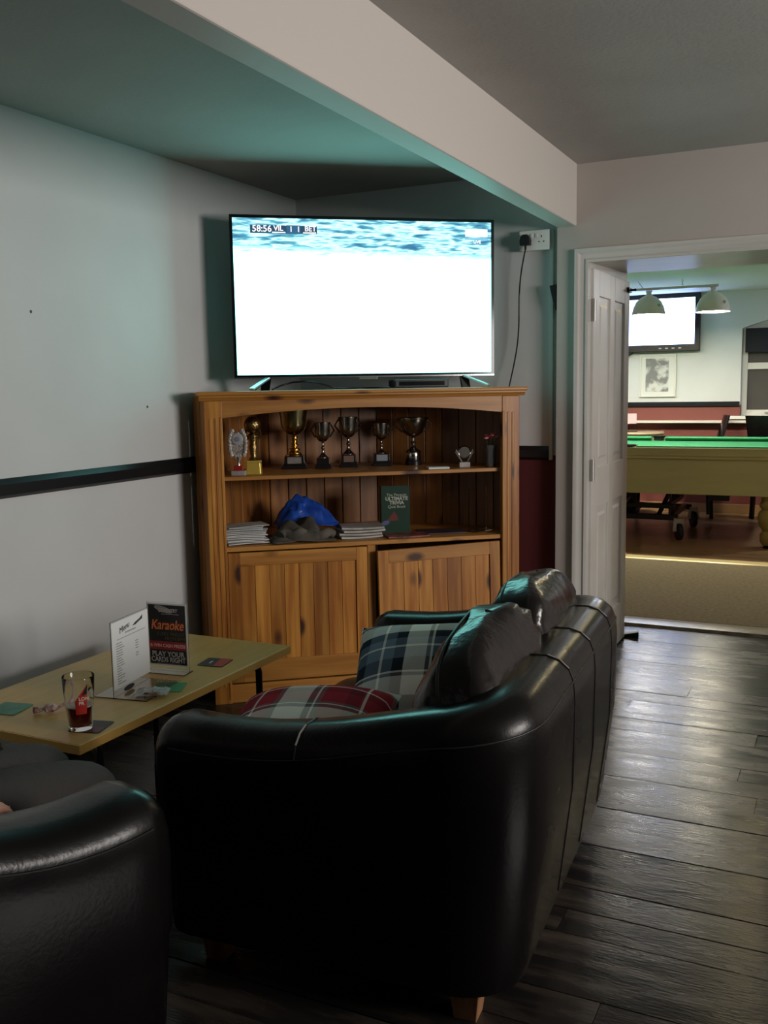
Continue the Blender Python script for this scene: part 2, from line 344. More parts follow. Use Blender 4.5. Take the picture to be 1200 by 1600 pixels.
m_ = MB().prism([(DA+0.005-p, z) for p, z in rail_prof(0.022, 0.0, 0.085)], XL, -1.27, 'x'); struct(m_.build('baseboard_back', BLACK_GLOSS, smooth=30), 'black skirting board on the alcove wall', 'skirting')
# conduit beside the pier
struct(MB().box(-1.318, -1.300, DA-0.016, DA+0.004, 1.058, BEAM_Z+0.001).build('trim_5', GLOSS_WHITE, bevel=0.002), 'white cable trunking running down the alcove wall edge', 'trunking')
# architrave: moulded profile swept round the opening
prof = [(0, 0.0), (0, 0.012), (0.010, 0.016), (0.018, 0.010), (0.030, 0.014), (0.042, 0.020), (0.052, 0.026), (0.062, 0.026), (0.066, 0.0)]
def arch_ring(px, pz, dx, dz): return [(px+dx*(a), D-dpt+0.002, pz+dz*(a)) for a, dpt in prof]
rings = [arch_ring(HX-0.002, 0.0, -1, 0), arch_ring(HX-0.002, 1.982, -1, 1), arch_ring(JR+0.002, 1.982, 1, 1), arch_ring(JR+0.002, 0.0, 1, 0)]
struct(MB().loft(rings).build('trim_6', GLOSS_WHITE, smooth=35), 'white moulded architrave around the doorway', 'architrave')
# door lining (jambs and head)
ln = MB().box(HX-0.034, HX-0.002, D, DB, 0, 2.02).box(JR+0.002, JR+0.034, D, DB, 0, 2.02)
ln.add([(HX-0.03, D, 1.984), (JR+0.03, D, 1.984), (JR+0.03, DB, 2.016), (HX-0.03, DB, 2.016), (HX-0.03, D, 2.03), (JR+0.03, D, 2.03), (JR+0.03, DB, 2.03), (HX-0.03, DB, 2.03)],
       [(0,3,2,1),(4,5,6,7),(0,1,5,4),(1,2,6,5),(2,3,7,6),(3,0,4,7)])
struct(ln.build('trim_7', GLOSS_WHITE), 'white door lining of the thick wall', 'door frame')

# ---- panelled door, open 90 degrees into the passage
dr = struct(thing('door_1', 'white six-panel door standing open in the passage', 'door', (HX+0.012, D+0.045, 0), math.radians(90-0.8)))
DW, DT = 0.76, 0.038
def door_part(nm, x0, x1, z0, z1, t=DT, bev=0.003): return MB().box(x0, x1, -t/2+0.019, t/2+0.019, z0, z1).build(nm, GLOSS_WHITE, dr, bevel=bev)
Z0, Z1 = 0.008, 1.962
for x0, x1 in ((0, 0.11), (DW-0.11, DW), (DW/2-0.045, DW/2+0.045)): door_part('stile', x0, x1, Z0, Z1)
rails = ((Z0, 0.22), (0.84, 1.02), (1.885-0.0, Z1)) 
for z0, z1 in ((Z0, 0.23), (0.82, 1.02), (1.84, Z1)):
    for xa, xb in ((0.11, DW/2-0.045), (DW/2+0.045, DW-0.11)): door_part('rail', xa, xb, z0, z1)
for xa, xb in ((0.11, DW/2-0.045), (DW/2+0.045, DW-0.11)):
    for z0, z1 in ((0.23, 0.82), (1.02, 1.84)):
        m_ = MB()
        for sgn in (-1, 1):
            yb = 0.019+sgn*0.008; yo = 0.019+sgn*0.014
            q = [(xa, yb, z0), (xb, yb, z0), (xb, yb, z1), (xa, yb, z1), (xa+.035, yb, z0+.035), (xb-.035, yb, z0+.035), (xb-.035, yb, z1-.035), (xa+.035, yb, z1-.035),
                 (xa+.05, yo, z0+.05), (xb-.05, yo, z0+.05), (xb-.05, yo, z1-.05), (xa+.05, yo, z1-.05)]
            fs = [(0,1,5,4),(1,2,6,5),(2,3,7,6),(3,0,4,7),(4,5,9,8),(5,6,10,9),(6,7,11,10),(7,4,8,11),(8,9,10,11)]
            m_.add(q, fs if sgn < 0 else [f[::-1] for f in fs])
        m_.build('door_panel', GLOSS_WHITE, dr)
for zh in (1.768, 1.012):
    h = MB().box(0.002, 0.036, -0.0035, 0.001, zh-0.05, zh+0.05).build('hinge', STEEL, dr, bevel=0.001)
    MB().lathe([(0.007, -0.052), (0.007, 0.052)], 10, (-0.003, -0.005, zh)).build('hinge_pin', STEEL, h, smooth=40)
    for k in (-0.03, 0.0, 0.03): MB().superq((0.02, -0.0035, zh+k), (0.008, 0.003, 0.008), 1, 1, 6, 8).build('screw', STEEL, h, smooth=60)
bo = MB().box(DW-0.07, DW-0.005, -0.012, 0.0, 1.905, 1.93).build('bolt', BLACK_METAL, dr, bevel=0.002)
MB().tube([(DW-0.04, -0.008, 1.917), (DW-0.04, -0.035, 1.917)], 0.006, 10).superq((DW-0.04, -0.038, 1.917), (0.016, 0.014, 0.016), 1, 1, 8, 10).build('bolt_knob', BLACK_METAL, bo, smooth=50)
MB().prism([(0, 0), (0.13, 0), (0.13, 0.032), (0, 0.004)], -0.02, 0.02, 'y').build('door_wedge', BLACK_PLASTIC, loc=(-1.152, 5.345, 0.001), rot=(0, 0, math.radians(8)), bevel=0.002)
tag(bpy.data.objects['door_wedge'], 'small black rubber wedge on the floor at the white door edge', 'door wedge')

# ------------------------------------------------------------------ pool room shell
struct(MB().box(-5.0, 2.5, 5.86, 8.02, -0.05, 0.0).build('floor_carpet', CARPET), 'olive brown carpet beyond the threshold', 'floor')
f2 = struct(MB().box(-5.0, 2.5, 8.02, FARY+0.1, -0.05, -0.012).build('floor_laminate', SUBFLOOR), 'warm wooden floor under the snooker table', 'floor')
yy = 8.03
while yy < FARY:
    xx = -4.9-random.uniform(0, 0.8)
    while xx < 2.4:
        x2 = xx+random.uniform(1.0, 1.6); MB().box(max(xx, -4.95)+.001, min(x2, 2.45)-.001, yy+.001, min(yy+0.19, FARY)-.001, -0.013, 0).build('floorboard', LAMINATE, f2); xx = x2
    yy += 0.19
struct(MB().prism([(7.86, 0), (7.88, 0.006), (8.0, 0.006), (8.03, 0)], -4.9, 2.4, 'x').build('trim_8', mat('pale_brass_strip', (0.80, 0.66, 0.34), 0.28, metal=0.2)), 'bright pale strip between carpet and wooden floor', 'floor trim')
wx0, wx1, wz0, wz1 = -1.07, 0.15, 1.055, 2.04
fw = MB().box(-5.0, wx0, FARY, FARY+0.3, -0.05, 2.5).box(wx1, 2.5, FARY, FARY+0.3, -0.05, 2.5).box(wx0, wx1, FARY, FARY+0.3, -0.05, wz0)
# shallow arched head over the window
n = 14; pts = [(wx0+(wx1-wx0)*i/n, 1.99+0.13*math.sin(PI*i/n)) for i in range(n+1)]
fw.prism(pts+[(wx1, 2.5), (wx0, 2.5)], FARY, FARY+0.3, 'y')
struct(fw.build('wall_far', POOL_WALL), 'far wall of the snooker room, white over brick red', 'wall')
struct(MB().box(-5.15, -5.0, DB, FARY+0.2, -0.05, 2.5).build('wall_far_left', POOL_WALL), 'left wall of the snooker room', 'wall')
struct(MB().box(2.5, 2.65, DB, FARY+0.2, -0.05, 2.5).build('wall_far_right', POOL_WALL), 'right wall of the snooker room', 'wall')
struct(MB().box(-5.0, -1.26, DB-0.02, DB+0.1, -0.05, 2.5).build('wall_passage', POOL_WALL), 'snooker room side of the door wall', 'wall')
struct(MB().box(-5.1, 2.6, DB-0.02, FARY+0.3, 2.385, 2.5).build('ceiling_far', POOL_CEIL), 'white ceiling of the snooker room', 'ceiling')
struct(MB().prism([(FARY+0.005-p, z) for p, z in rail_prof(0.03, 1.158, 1.215)], -5, wx0-0.005, 'x').build('trim_9', BLACK_GLOSS), 'black dado rail on the far wall', 'rail')
struct(MB().box(-5, -0.95, FARY-0.11, FARY, 0.985, 1.012).build('trim_10', mat('cream_shelf_paint', (0.72, 0.68, 0.62), 0.4), bevel=0.004), 'narrow cream drinks ledge along the far red wall', 'ledge')
struct(MB().box(-5, 2.5, FARY-0.02, FARY, 0.0, 0.10).build('baseboard_far', mat('brown_skirting', (0.30, 0.17, 0.08), 0.5), bevel=0.004), 'brown skirting board of the far wall', 'skirting')

# window of the pool room
wn = struct(thing('window_1', 'white framed window with a black blind in the far wall', 'window', (0, FARY, 0)))
UP = mat('window_upvc', (0.72, 0.72, 0.69), 0.35)
def wbox(nm, m, x0, x1, z0, z1, y0, y1, p=wn, bev=0.004): return MB().box(x0, x1, y0, y1, z0, z1).build(nm, m, p, bevel=bev)
wbox('window_frame', UP, wx0, wx0+0.055, wz0, 2.02, 0.12, 0.19); wbox('window_frame', UP, wx1-0.055, wx1, wz0, 2.02, 0.12, 0.19)
wbox('window_frame', UP, wx0+.055, wx1-.055, wz0, wz0+0.065, 0.12, 0.19); wbox('transom', UP, wx0+.055, wx1-.055, 1.555, 1.625, 0.12, 0.19)
wbox('window_frame', UP, wx0+.055, wx1-.055, 1.96, 2.12, 0.12, 0.19); wbox('mullion', UP, -0.5, -0.44, wz0+.065, 1.96, 0.125, 0.185)
PANE = mat('dusk_window_glass', (0.10, 0.095, 0.09), 0.04, spec=0.7)
for a, b_ in ((wx0+.055, -0.5), (-0.44, wx1-.055)):
    wbox('pane', PANE, a, b_, wz0+.065, 1.555, 0.15, 0.158, bev=0); wbox('pane', PANE, a, b_, 1.625, 1.96, 0.15, 0.158, bev=0)
hd = wbox('handle', STEEL, -0.80, -0.74, 1.585, 1.60, 0.09, 0.12); wbox('handle', STEEL, -0.83, -0.70, wz0+.03, wz0+.045, 0.09, 0.12)
wbox('sill', UP, wx0-0.10, wx1+0.1, wz0-0.03, wz0+0.004, -0.06, 0.12)
tag(MB().box(wx0+0.03, wx1-0.03, FARY+0.06, FARY+0.085, 1.735, 1.99).build('roller_blind', mat('black_blind_fabric', (0.012, 0.012, 0.02), 0.8), bevel=0.003), 'black roller blind half way up the far window', 'blind')
# unseen right-hand window, added to carry the light from that side
w2 = struct(thing('added_window', 'unseen white casement window added in the right-hand wall', 'window', (XR, 0, 0)))
for x0, x1, z0, z1 in ((1.5, 1.56, 1.28, 2.17), (3.04, 3.1, 1.28, 2.17), (1.56, 3.04, 1.28, 1.34), (1.56, 3.04, 2.11, 2.17), (2.27, 2.33, 1.34, 2.11)):
    MB().box(0.06, 0.12, x0, x1, z0, z1).build('window_frame', UP, w2)

# ------------------------------------------------------------------ wall fittings in the alcove
so = thing('double_socket', 'white double wall socket above the cabinet by the pier', 'socket', (-1.388, DA, 2.106))
MB().box(-0.073, 0.073, -0.030, 0.0, -0.045, 0.045).build('back_box', SOCKET, so, bevel=0.003)
MB().box(-0.0745, 0.0745, -0.040, -0.030, -0.047, 0.047).build('face_plate', SOCKET, so, bevel=0.004)
for sx, sz, w_, h_ in ((0.036, 0.016, 0.005, 0.009), (0.025, -0.008, 0.008, 0.005), (0.047, -0.008, 0.008, 0.005)):
    MB().box(sx-w_/2, sx+w_/2, -0.0405, -0.036, sz-h_/2, sz+h_/2).build('pin_hole', INK, so)
for sx in (-0.012, 0.012): MB().box(sx-0.006, sx+0.006, -0.043, -0.040, 0.012, 0.030).build('rocker_switch', SOCKET, so, bevel=0.001)
pg = thing('power_plug', 'black plug and cable hanging from the white wall socket', 'plug', (-1.425, DA-0.04, 2.106))
MB().prism([(-0.025, -0.024), (0.025, -0.024), (0.026, 0.0), (0.020, 0.018), (0.010, 0.026), (-0.010, 0.026), (-0.020, 0.018), (-0.026, 0.0)], -0.034, 0.0, 'y').build('plug_body', BLACK_PLASTIC, pg, bevel=0.004)
MB().tube([(0, -0.017, -0.022), (0, -0.017, -0.044)], [0.007, 0.005], 8).build('strain_relief', BLACK_PLASTIC, pg, smooth=40)
cp = []
for i in range(25):
    t = i/24; cp.append((-0.078*t-0.012*math.sin(2.2*PI*t)*(1-t*0.3), -0.017+0.012*math.sin(PI*t), -0.04-0.66*t))
MB().tube(cp, 0.0036, 6).build('cable', BLACK_PLASTIC, pg, smooth=60)
bk = MB().prism([(-0.032, 0.056), (0.004, 0.062), (0.004, -0.058), (-0.006, -0.058)], -0.05, -0.001, 'y').build('wall_bracket', BLACK_PLASTIC, loc=(-1.276, DA-0.005, 1.832), bevel=0.002)
tag(bk, 'small tapered black bracket fixed beside the white pier', 'bracket')

# ------------------------------------------------------------------ pine corner cabinet
CO = Vector((-2.545, 3.446, 0)); CA = math.radians(38); CWD = 1.457
cab = thing('corner_cabinet', 'knotty pine corner cabinet with shelves and two doors under the television', 'cabinet', CO, CA)
Rinv = Matrix.Rotation(-CA, 3, 'Z')
def loc2(wx, wy): v = Rinv @ (Vector((wx, wy, 0))-CO); return (v.x, v.y)
P1, P2, P3, P4 = loc2(-2.675, 3.56), loc2(-2.675, 4.16), loc2(-2.24, 4.53), loc2(-1.50, 4.53)
inner = [(0.04, 0.03), P1, P2, P3, P4, (CWD-0.04, 0.03)]
# posts with flutes
for u0, u1 in ((0.0, 0.078), (CWD-0.085, CWD)):
    p = MB().box(u0, u1, 0.0, 0.035, 0.0, 1.376).build('post', PINE_V, cab, bevel=0.003)
    for k in (0.34, 0.62):
        uc = u0+(u1-u0)*k
        MB().box(uc-0.006, uc+0.006, -0.003, 0.0012, 0.08, 1.30).build('reed', PINE_V, p, bevel=0.002)
    MB().box(u1-0.012 if u0 < 0.5 else u0, u1 if u0 < 0.5 else u0+0.012, -0.0035, 0.001, 0.02, 1.305).build('reed', PINE_V, p, bevel=0.002)
# cornice in two mouldings + solid top board
outl = [(-0.03, -0.03)]+[P1, P2, P3, P4]+[(CWD+0.032, -0.03)]
MB().prism(outl[::-1], 1.398, 1.417).build('top_board', PINE_H, cab, bevel=0.006)
MB().prism([(0.03, 1.376), (-0.008, 1.376), (-0.012, 1.384), (-0.020, 1.392), (-0.020, 1.398), (0.03, 1.398)], -0.02, CWD+0.022, 'x').build('cornice_moulding', PINE_H, cab)
# arched top rail
n = 24; arch = [(0.078+(CWD-0.163)*i/n, 1.300+0.036*(1-(2*i/n-1)**2)) for i in range(n+1)]
MB().prism(arch+[(CWD-0.085, 1.376), (0.078, 1.376)], 0.004, 0.028, 'y').build('arched_rail', PINE_H, cab)
# shelves
shp = [(0.03, 0.035), P1, P2, P3, P4, (CWD-0.03, 0.035)]
def shrink(poly, k): 
    cx = sum(p[0] for p in poly)/len(poly); cy = sum(p[1] for p in poly)/len(poly); return [(cx+(p[0]-cx)*k, cy+(p[1]-cy)*k) for p in poly]
MB().prism(shp[::-1], 1.019, 1.037).build('shelf', PINE_H, cab, bevel=0.003)
MB().prism([(0.03, 0.012), P1, P2, P3, P4, (CWD-0.03, 0.012)][::-1], 0.70, 0.72).build('shelf', PINE_H, cab, bevel=0.003)
MB().prism(shp[::-1], 0.06, 0.08).build('base_board', PINE_H, cab)
# tongue-and-groove boards lining the back and the sides
def boards(a, b_, wdt, z0=0.06, z1=1.398):
    a = Vector((*a, 0)); b_ = Vector((*b_, 0)); d = b_-a; k = max(1, round(d.length/wdt)); u = d.normalized(); nrm = Vector((u.y, -u.x, 0))
    for i in range(k):
        p = a+d*(i/k)+u*0.002; q = a+d*((i+1)/k)-u*0.002
        vs = [p, q, q-nrm*0.012, p-nrm*0.012]
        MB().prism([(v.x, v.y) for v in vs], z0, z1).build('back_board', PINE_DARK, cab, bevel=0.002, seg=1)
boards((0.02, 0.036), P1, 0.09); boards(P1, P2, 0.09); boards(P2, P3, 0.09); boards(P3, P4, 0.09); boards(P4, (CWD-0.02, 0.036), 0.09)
# lower front: divider, plinth, bottom rail, doors
MB().box(0.718, 0.756, 0.004, 0.03, 0.08, 0.70).build('divider', PINE_V, cab, bevel=0.002)
MB().box(0.078, CWD-0.085, 0.012, 0.032, 0.0, 0.085).build('plinth', PINE_H, cab, bevel=0.002)
def cab_door(w_, h_, loc, rz, tilt, nb, knobx):
    d = MB().box(0, 0.052, -0.02, 0, 0, h_).build('door', PINE_V, cab, bevel=0.002, loc=loc, rot=(0, tilt, rz))
    MB().box(w_-0.052, w_, -0.02, 0, 0, h_).build('door_stile', PINE_V, d, bevel=0.002)
    MB().box(0.052, w_-0.052, -0.02, 0, h_-0.06, h_).build('door_rail', PINE_H, d, bevel=0.002)
    MB().box(0.052, w_-0.052, -0.02, 0, 0, 0.10).build('door_rail', PINE_H, d, bevel=0.002)
    for i in range(nb):
        x0 = 0.052+(w_-0.104)*i/nb; x1 = 0.052+(w_-0.104)*(i+1)/nb
        MB().box(x0+0.0008, x1-0.0008, -0.012, -0.004, 0.10, h_-0.06).build('door_board', PINE_V, d, bevel=0.0008, seg=1)
    return d
cab_door(0.636, 0.60, (0.08, 0.022, 0.095), 0.0, 0.0, 8, 0.606)
hinge_u = CWD-0.088; ang = math.radians(4.5); rd = 0.605
cab_door(rd, 0.595, (hinge_u-rd*math.cos(ang), 0.022-rd*math.sin(ang), 0.084), ang, math.radians(-1.1), 7, 0.03)

# ------------------------------------------------------------------ television
def screen_mat(name, mode):
    m = bpy.data.materials.new(name); m.use_nodes = True; N, L = nt(m)
    for n_ in list(N): N.remove(n_)
    out = N.new('ShaderNodeOutputMaterial'); em = N.new('ShaderNodeEmission'); L.new(em.outputs[0], out.inputs[0])
    tc = N.new('ShaderNodeTexCoord'); sp = N.new('ShaderNodeSeparateXYZ'); L.new(tc.outputs['Generated'], sp.inputs[0])
    mp = N.new('ShaderNodeMapping'); mp.inputs['Scale'].default_value = (13, 1, 46); mp.inputs['Rotation'].default_value = (0, math.radians(-2.0), 0); L.new(tc.outputs['Generated'], mp.inputs[0])
    nz = N.new('ShaderNodeTexNoise'); nz.inputs['Scale'].default_value = 1.0; nz.inputs['Detail'].default_value = 2.5; L.new(mp.outputs[0], nz.inputs[0])
    r = N.new('ShaderNodeValToRGB'); el = r.color_ramp.elements
    if mode == 'match':
        cols = [(0.30, (0.06, 0.22, 0.42)), (0.42, (0.14, 0.52, 0.66)), (0.50, (0.55, 1.1, 1.25)), (0.56, (1.0, 1.9, 2.2)), (0.70, (0.25, 0.75, 0.80))]
    else:
        cols = [(0.30, (0.3, 1.2, 1.4)), (0.42, (1.2, 2.2, 2.6)), (0.50, (2.0, 2.6, 3.4)), (0.56, (2.4, 2.9, 3.6)), (0.70, (1.6, 2.4, 3.0))]
    while len(el) < len(cols): el.new(0.5)
    for e_, (p, c) in zip(el, cols): e_.position = p; e_.color = (*c, 1)
    L.new(nz.outputs['Fac'], r.inputs[0])
    # the pitch: grass green so strong that the picture clips to white
    n2 = N.new('ShaderNodeTexNoise'); n2.inputs['Scale'].default_value = 3.0; L.new(tc.outputs['Generated'], n2.inputs[0])
    g = N.new('ShaderNodeValToRGB'); e = g.color_ramp.elements
    if mode == 'match': e[0].color = (1.10, 3.4, 3.1, 1); e[1].color = (1.20, 3.8, 3.5, 1)
    else: e[0].color = (3.0, 4.4, 9.0, 1); e[1].color = (4.0, 5.4, 10.0, 1)
    L.new(n2.outputs['Fac'], g.inputs[0])
    # boundary: crowd in the upper quarter, wavy edge
    ma = N.new('ShaderNodeMath'); ma.operation = 'MULTIPLY_ADD'; ma.inputs[1].default_value = 0.09; L.new(nz.outputs['Fac'], ma.inputs[0]); 
    m2 = N.new('ShaderNodeMath'); m2.operation = 'MULTIPLY_ADD'; m2.inputs[1].default_value = 0.05; L.new(sp.outputs['X'], m2.inputs[0]); L.new(sp.outputs['Z'], m2.inputs[2])
    L.new(m2.outputs[0], ma.inputs[2])
    mr = N.new('ShaderNodeMapRange'); mr.inputs['From Min'].default_value = 0.835 if mode == 'match' else 0.955; mr.inputs['From Max'].default_value = 0.875 if mode == 'match' else 0.975
    L.new(ma.outputs[0], mr.inputs[0])
    mx = N.new('ShaderNodeMix'); mx.data_type = 'RGBA'; L.new(mr.outputs[0], mx.inputs['Factor']); L.new(g.outputs[0], mx.inputs[6]); L.new(r.outputs[0], mx.inputs[7])
    L.new(mx.outputs[2], em.inputs[0]); em.inputs[1].default_value = 1.0
    return m
def emis(name, col, s):
    if name in MATS: return MATS[name]
    m = bpy.data.materials.new(name); m.use_nodes = True; N, L = nt(m)
    b = N['Principled BSDF']; b.inputs['Base Color'].default_value = (0, 0, 0, 1); b.inputs['Emission Color'].default_value = (*col, 1); b.inputs['Emission Strength'].default_value = s
    MATS[name] = m; return m
TVA = math.radians(38.3)
tv = thing('television', 'large flat television on the pine cabinet showing a football match', 'television', (-2.532+0.0, 3.672, 1.417), TVA)
TW, TZ0, TZ1 = 1.243, 0.056, 0.785
MB().box(0.02, TW-0.02, 0.02, 0.055, TZ0+0.02, TZ1-0.01).box(0.25, TW-0.25, 0.05, 0.085, TZ0+0.02, 0.45).build('back_cover', BLACK_PLASTIC, tv, bevel=0.006)
bz = MB().box(0, 0.013, 0, 0.028, TZ0, TZ1).box(TW-0.013, TW, 0, 0.028, TZ0, TZ1).box(0.013, TW-0.013, 0, 0.028, TZ1-0.013, TZ1).box(0.013, TW-0.013, 0, 0.028, TZ0, TZ0+0.016)
bz.build('bezel', BLACK_PLASTIC_S, tv)
MB().box(0.002, TW-0.002, -0.0015, 0.0, TZ0, TZ0+0.006).build('chrome_strip', CHROME, tv)
MB().box(TW*0.5-0.045, TW*0.5+0.045, -0.003, 0.004, TZ0-0.010, TZ0+0.002).build('logo_badge', CHROME, tv, bevel=0.002)
scr = MB().grid(lambda a, b_: (0.013+(TW-0.026)*a, 0.006, TZ0+0.016+(TZ1-TZ0-0.029)*b_), 8, 5).build('screen', screen_mat('match_screen', 'match'), tv)
SX0, SX1, SZ0, SZ1 = 0.013, TW-0.013, TZ0+0.016, TZ1-0.013
def sc_pt(fx, fz): return (SX0+(SX1-SX0)*fx, SZ0+(SZ1-SZ0)*fz)
def sc_box(nm, m, fx0, fx1, fz0, fz1, yy=0.004):
    a, b_ = sc_pt(fx0, fz0), sc_pt(fx1, fz1); return MB().box(a[0], b_[0], yy, yy+0.001, a[1], b_[1]).build(nm, m, scr)
SB = emis('scoreboard_blue', (0.02, 0.07, 0.14), 1.0); SWH = emis('screen_white', (1, 1, 1), 1.3); SLT = emis('score_tile_blue', (0.03, 0.13, 0.26), 1.0)
sc_box('score_panel', SB, 0.065, 0.315, 0.905, 0.955); sc_box('score_panel', SLT, 0.200, 0.252, 0.903, 0.957, 0.0035)
def sc_text(body, fx, fz, size): p = sc_pt(fx, fz); text_part('screen_text', body, SWH, scr, size, (p[0], 0.003, p[1]), (PI/2, 0, 0), bold=0.0006, depth=0.0002)
sc_text('58:56', 0.072, 0.915, 0.040); sc_text('VIL', 0.152, 0.922, 0.032); sc_text('1', 0.210, 0.917, 0.034); sc_text('1', 0.238, 0.917, 0.034); sc_text('BET', 0.268, 0.922, 0.032)
sc_box('score_underline', SWH, 0.146, 0.196, 0.908, 0.915, 0.003); sc_box('score_underline', SWH, 0.262, 0.311, 0.908, 0.915, 0.003)
sc_box('channel_logo', SWH, 0.895, 0.985, 0.905, 0.955); sc_box('channel_logo_bar', emis('channel_bar_blue', (0.2, 0.6, 0.8), 1.0), 0.893, 0.990, 0.885, 0.897)
sc_text('LIVE', 0.928, 0.862, 0.020)
for k, (fx, s_) in enumerate(((0.12, -1), (0.88, 1))):
    x_ = TW*fx
    MB().prism([(x_-0.02, TZ0+0.01), (x_+0.02, TZ0+0.01), (x_+0.02+0.012*s_, 0.0), (x_-0.02+0.012*s_, 0.0)], 0.008, 0.03, 'y').build('stand_foot', BLACK_PLASTIC_S, tv)
    MB().bar((x_, 0.0, TZ0), (x_+0.085*s_, -0.115, 0.007), 0.026, 0.010).build('stand_foot', mat('brushed_foot', (0.55, 0.58, 0.58), 0.3, metal=0.8), tv, bevel=0.002)
    MB().bar((x_, 0.02, TZ0), (x_+0.055*s_, 0.13, 0.006), 0.022, 0.010).build('stand_foot', BLACK_PLASTIC_S, tv, bevel=0.002)
# things behind the television on the cabinet top
bx = thing('set_top_box', 'black set-top box behind the television foot', 'set-top box', (-1.86, 4.22, 1.417), TVA)
MB().box(-0.13, 0.13, -0.07, 0.07, 0.004, 0.04).build('case', BLACK_PLASTIC, bx, bevel=0.004)
MB().box(-0.11, 0.11, -0.0715, -0.069, 0.012, 0.032).build('front_window', BLACK_PLASTIC_S, bx)
cb = MB().tube([(-0.42+0.05*i, 0.06*math.sin(i*0.9), 0.005+max(0, 0.035*math.sin(i*0.55))) for i in range(12)], 0.004, 6).build('loose_cable', BLACK_PLASTIC, loc=(-2.06, 4.02, 1.417), rot=(0, 0, TVA), smooth=60)
tag(cb, 'loose black cable lying on the cabinet top beneath the television', 'cable')

# ------------------------------------------------------------------ things on the cabinet shelves
def cab_w(u, v, z): w_ = Matrix.Rotation(CA, 3, 'Z') @ Vector((u, v, 0)); return (CO.x+w_.x, CO.y+w_.y, z)
S1, S2 = 1.0372, 0.7202
def handles(r0, z0, r1, z1, bulge, m, root, th=0.004):
    for s_ in (-1, 1):
        pts = []
        for i in range(13):
            t = i/12; x = (r0+(r1-r0)*t)+bulge*math.sin(PI*t)**0.8; z = z0+(z1-z0)*t+0.012*math.sin(2*PI*t)
            pts.append((s_*x, 0, z))
        MB().tube(pts, th, 6).build('handle', m, root, smooth=60)
def cup_trophy(label, u, v, h, rb, m, base='round', bw=0.09, bh=0.06, plaque=PLAQUE, wide=1.0, handle=True, name='trophy_cup', baseM=BAKELITE, bowlM=None):
    t = thing(name, label, 'trophy', cab_w(u, v, S1), CA-0.15, 'trophies on the cabinet shelf')
    if base == 'square':
        MB().prism(roundpoly(-bw/2, bw/2, -bw/2, bw/2, 0.004), 0, bh*0.25).build('plinth', baseM, t, bevel=0.002)
        MB().loft([[(x*k, y*k, z) for x, y in roundpoly(-bw/2, bw/2, -bw/2, bw/2, 0.006)] for k, z in ((0.92, bh*0.25), (0.80, bh*0.45), (0.76, bh))]).build('base', baseM, t)
        if plaque: MB().box(-bw*0.27, bw*0.27, -bw*0.41, -bw*0.36, bh*0.42, bh*0.92).build('engraved_plaque', plaque, t)
    else:
        MB().lathe([(bw/2, 0), (bw/2, bh*0.3), (bw*0.44, bh*0.38), (bw*0.42, bh), (0, bh)], 24).build('base', baseM, t, smooth=40)
        if plaque: MB().lathe([(bw*0.425, bh*0.42), (bw*0.435, bh*0.45), (bw*0.435, bh*0.92), (bw*0.425, bh*0.95)], 24).build('engraved_plaque', plaque, t, smooth=40)
    hh = h-bh; c = hh*0.44                                   # stem then bowl
    stem = [(rb*0.62, 0), (rb*0.60, hh*0.03), (rb*0.34, hh*0.08), (rb*0.20, hh*0.14), (rb*0.15, hh*0.24), (rb*0.24, hh*0.27), (rb*0.24, hh*0.29), (rb*0.13, hh*0.32), (rb*0.13, c*0.93), (rb*0.26, c*0.97), (0.001, c)]
    MB().lathe(stem, 20, (0, 0, bh)).build('stem', m, t, smooth=50)
    b_ = [(0.001, 0), (rb*0.45, hh*0.03), (rb*0.78, hh*0.12), (rb*0.93, hh*0.24), (rb*0.95*wide, hh*0.40), (rb*1.06*wide, hh*0.545), (rb*1.06*wide, hh*0.56), (rb*1.0*wide, hh*0.55), (rb*0.85, hh*0.30), (rb*0.55, hh*0.08), (0.001, hh*0.05)]
    MB().lathe(b_, 24, (0, 0, bh+c)).build('bowl', bowlM or m, t, smooth=50)
    if handle: handles(rb*0.85, bh+c+hh*0.14, rb*1.0*wide, bh+c+hh*0.50, rb*0.55, m, t)
    return t
cup_trophy('largest gold cup with a ringed stem on a black plinth', 0.44, 0.40, 0.285, 0.068, GOLD, 'square', 0.125, 0.062, PLAQUE, handle=False, bowlM=mat('dull_old_gold', (0.36, 0.31, 0.16), 0.22, metal=1))
cup_trophy('small dark tarnished cup left of the copper-plated cup', 0.575, 0.36, 0.222, 0.040, OLD_SILVER, 'square', 0.082, 0.05, None)
cup_trophy('dark silver cup with a copper-toned plate on its base', 0.705, 0.38, 0.245, 0.046, OLD_SILVER, 'square', 0.092, 0.062, COPPER_PLAQUE)
cup_trophy('small silver cup with a pale blue plate on a spreading base', 0.872, 0.38, 0.21, 0.036, OLD_SILVER, 'square', 0.10, 0.062, mat('bluish_plate', (0.45, 0.50, 0.56), 0.3, metal=0.6))
t = cup_trophy('wide shallow silver bowl trophy with a silver banded round base', 1.03, 0.36, 0.235, 0.062, OLD_SILVER, 'round', 0.085, 0.065, SILVER, wide=1.2)
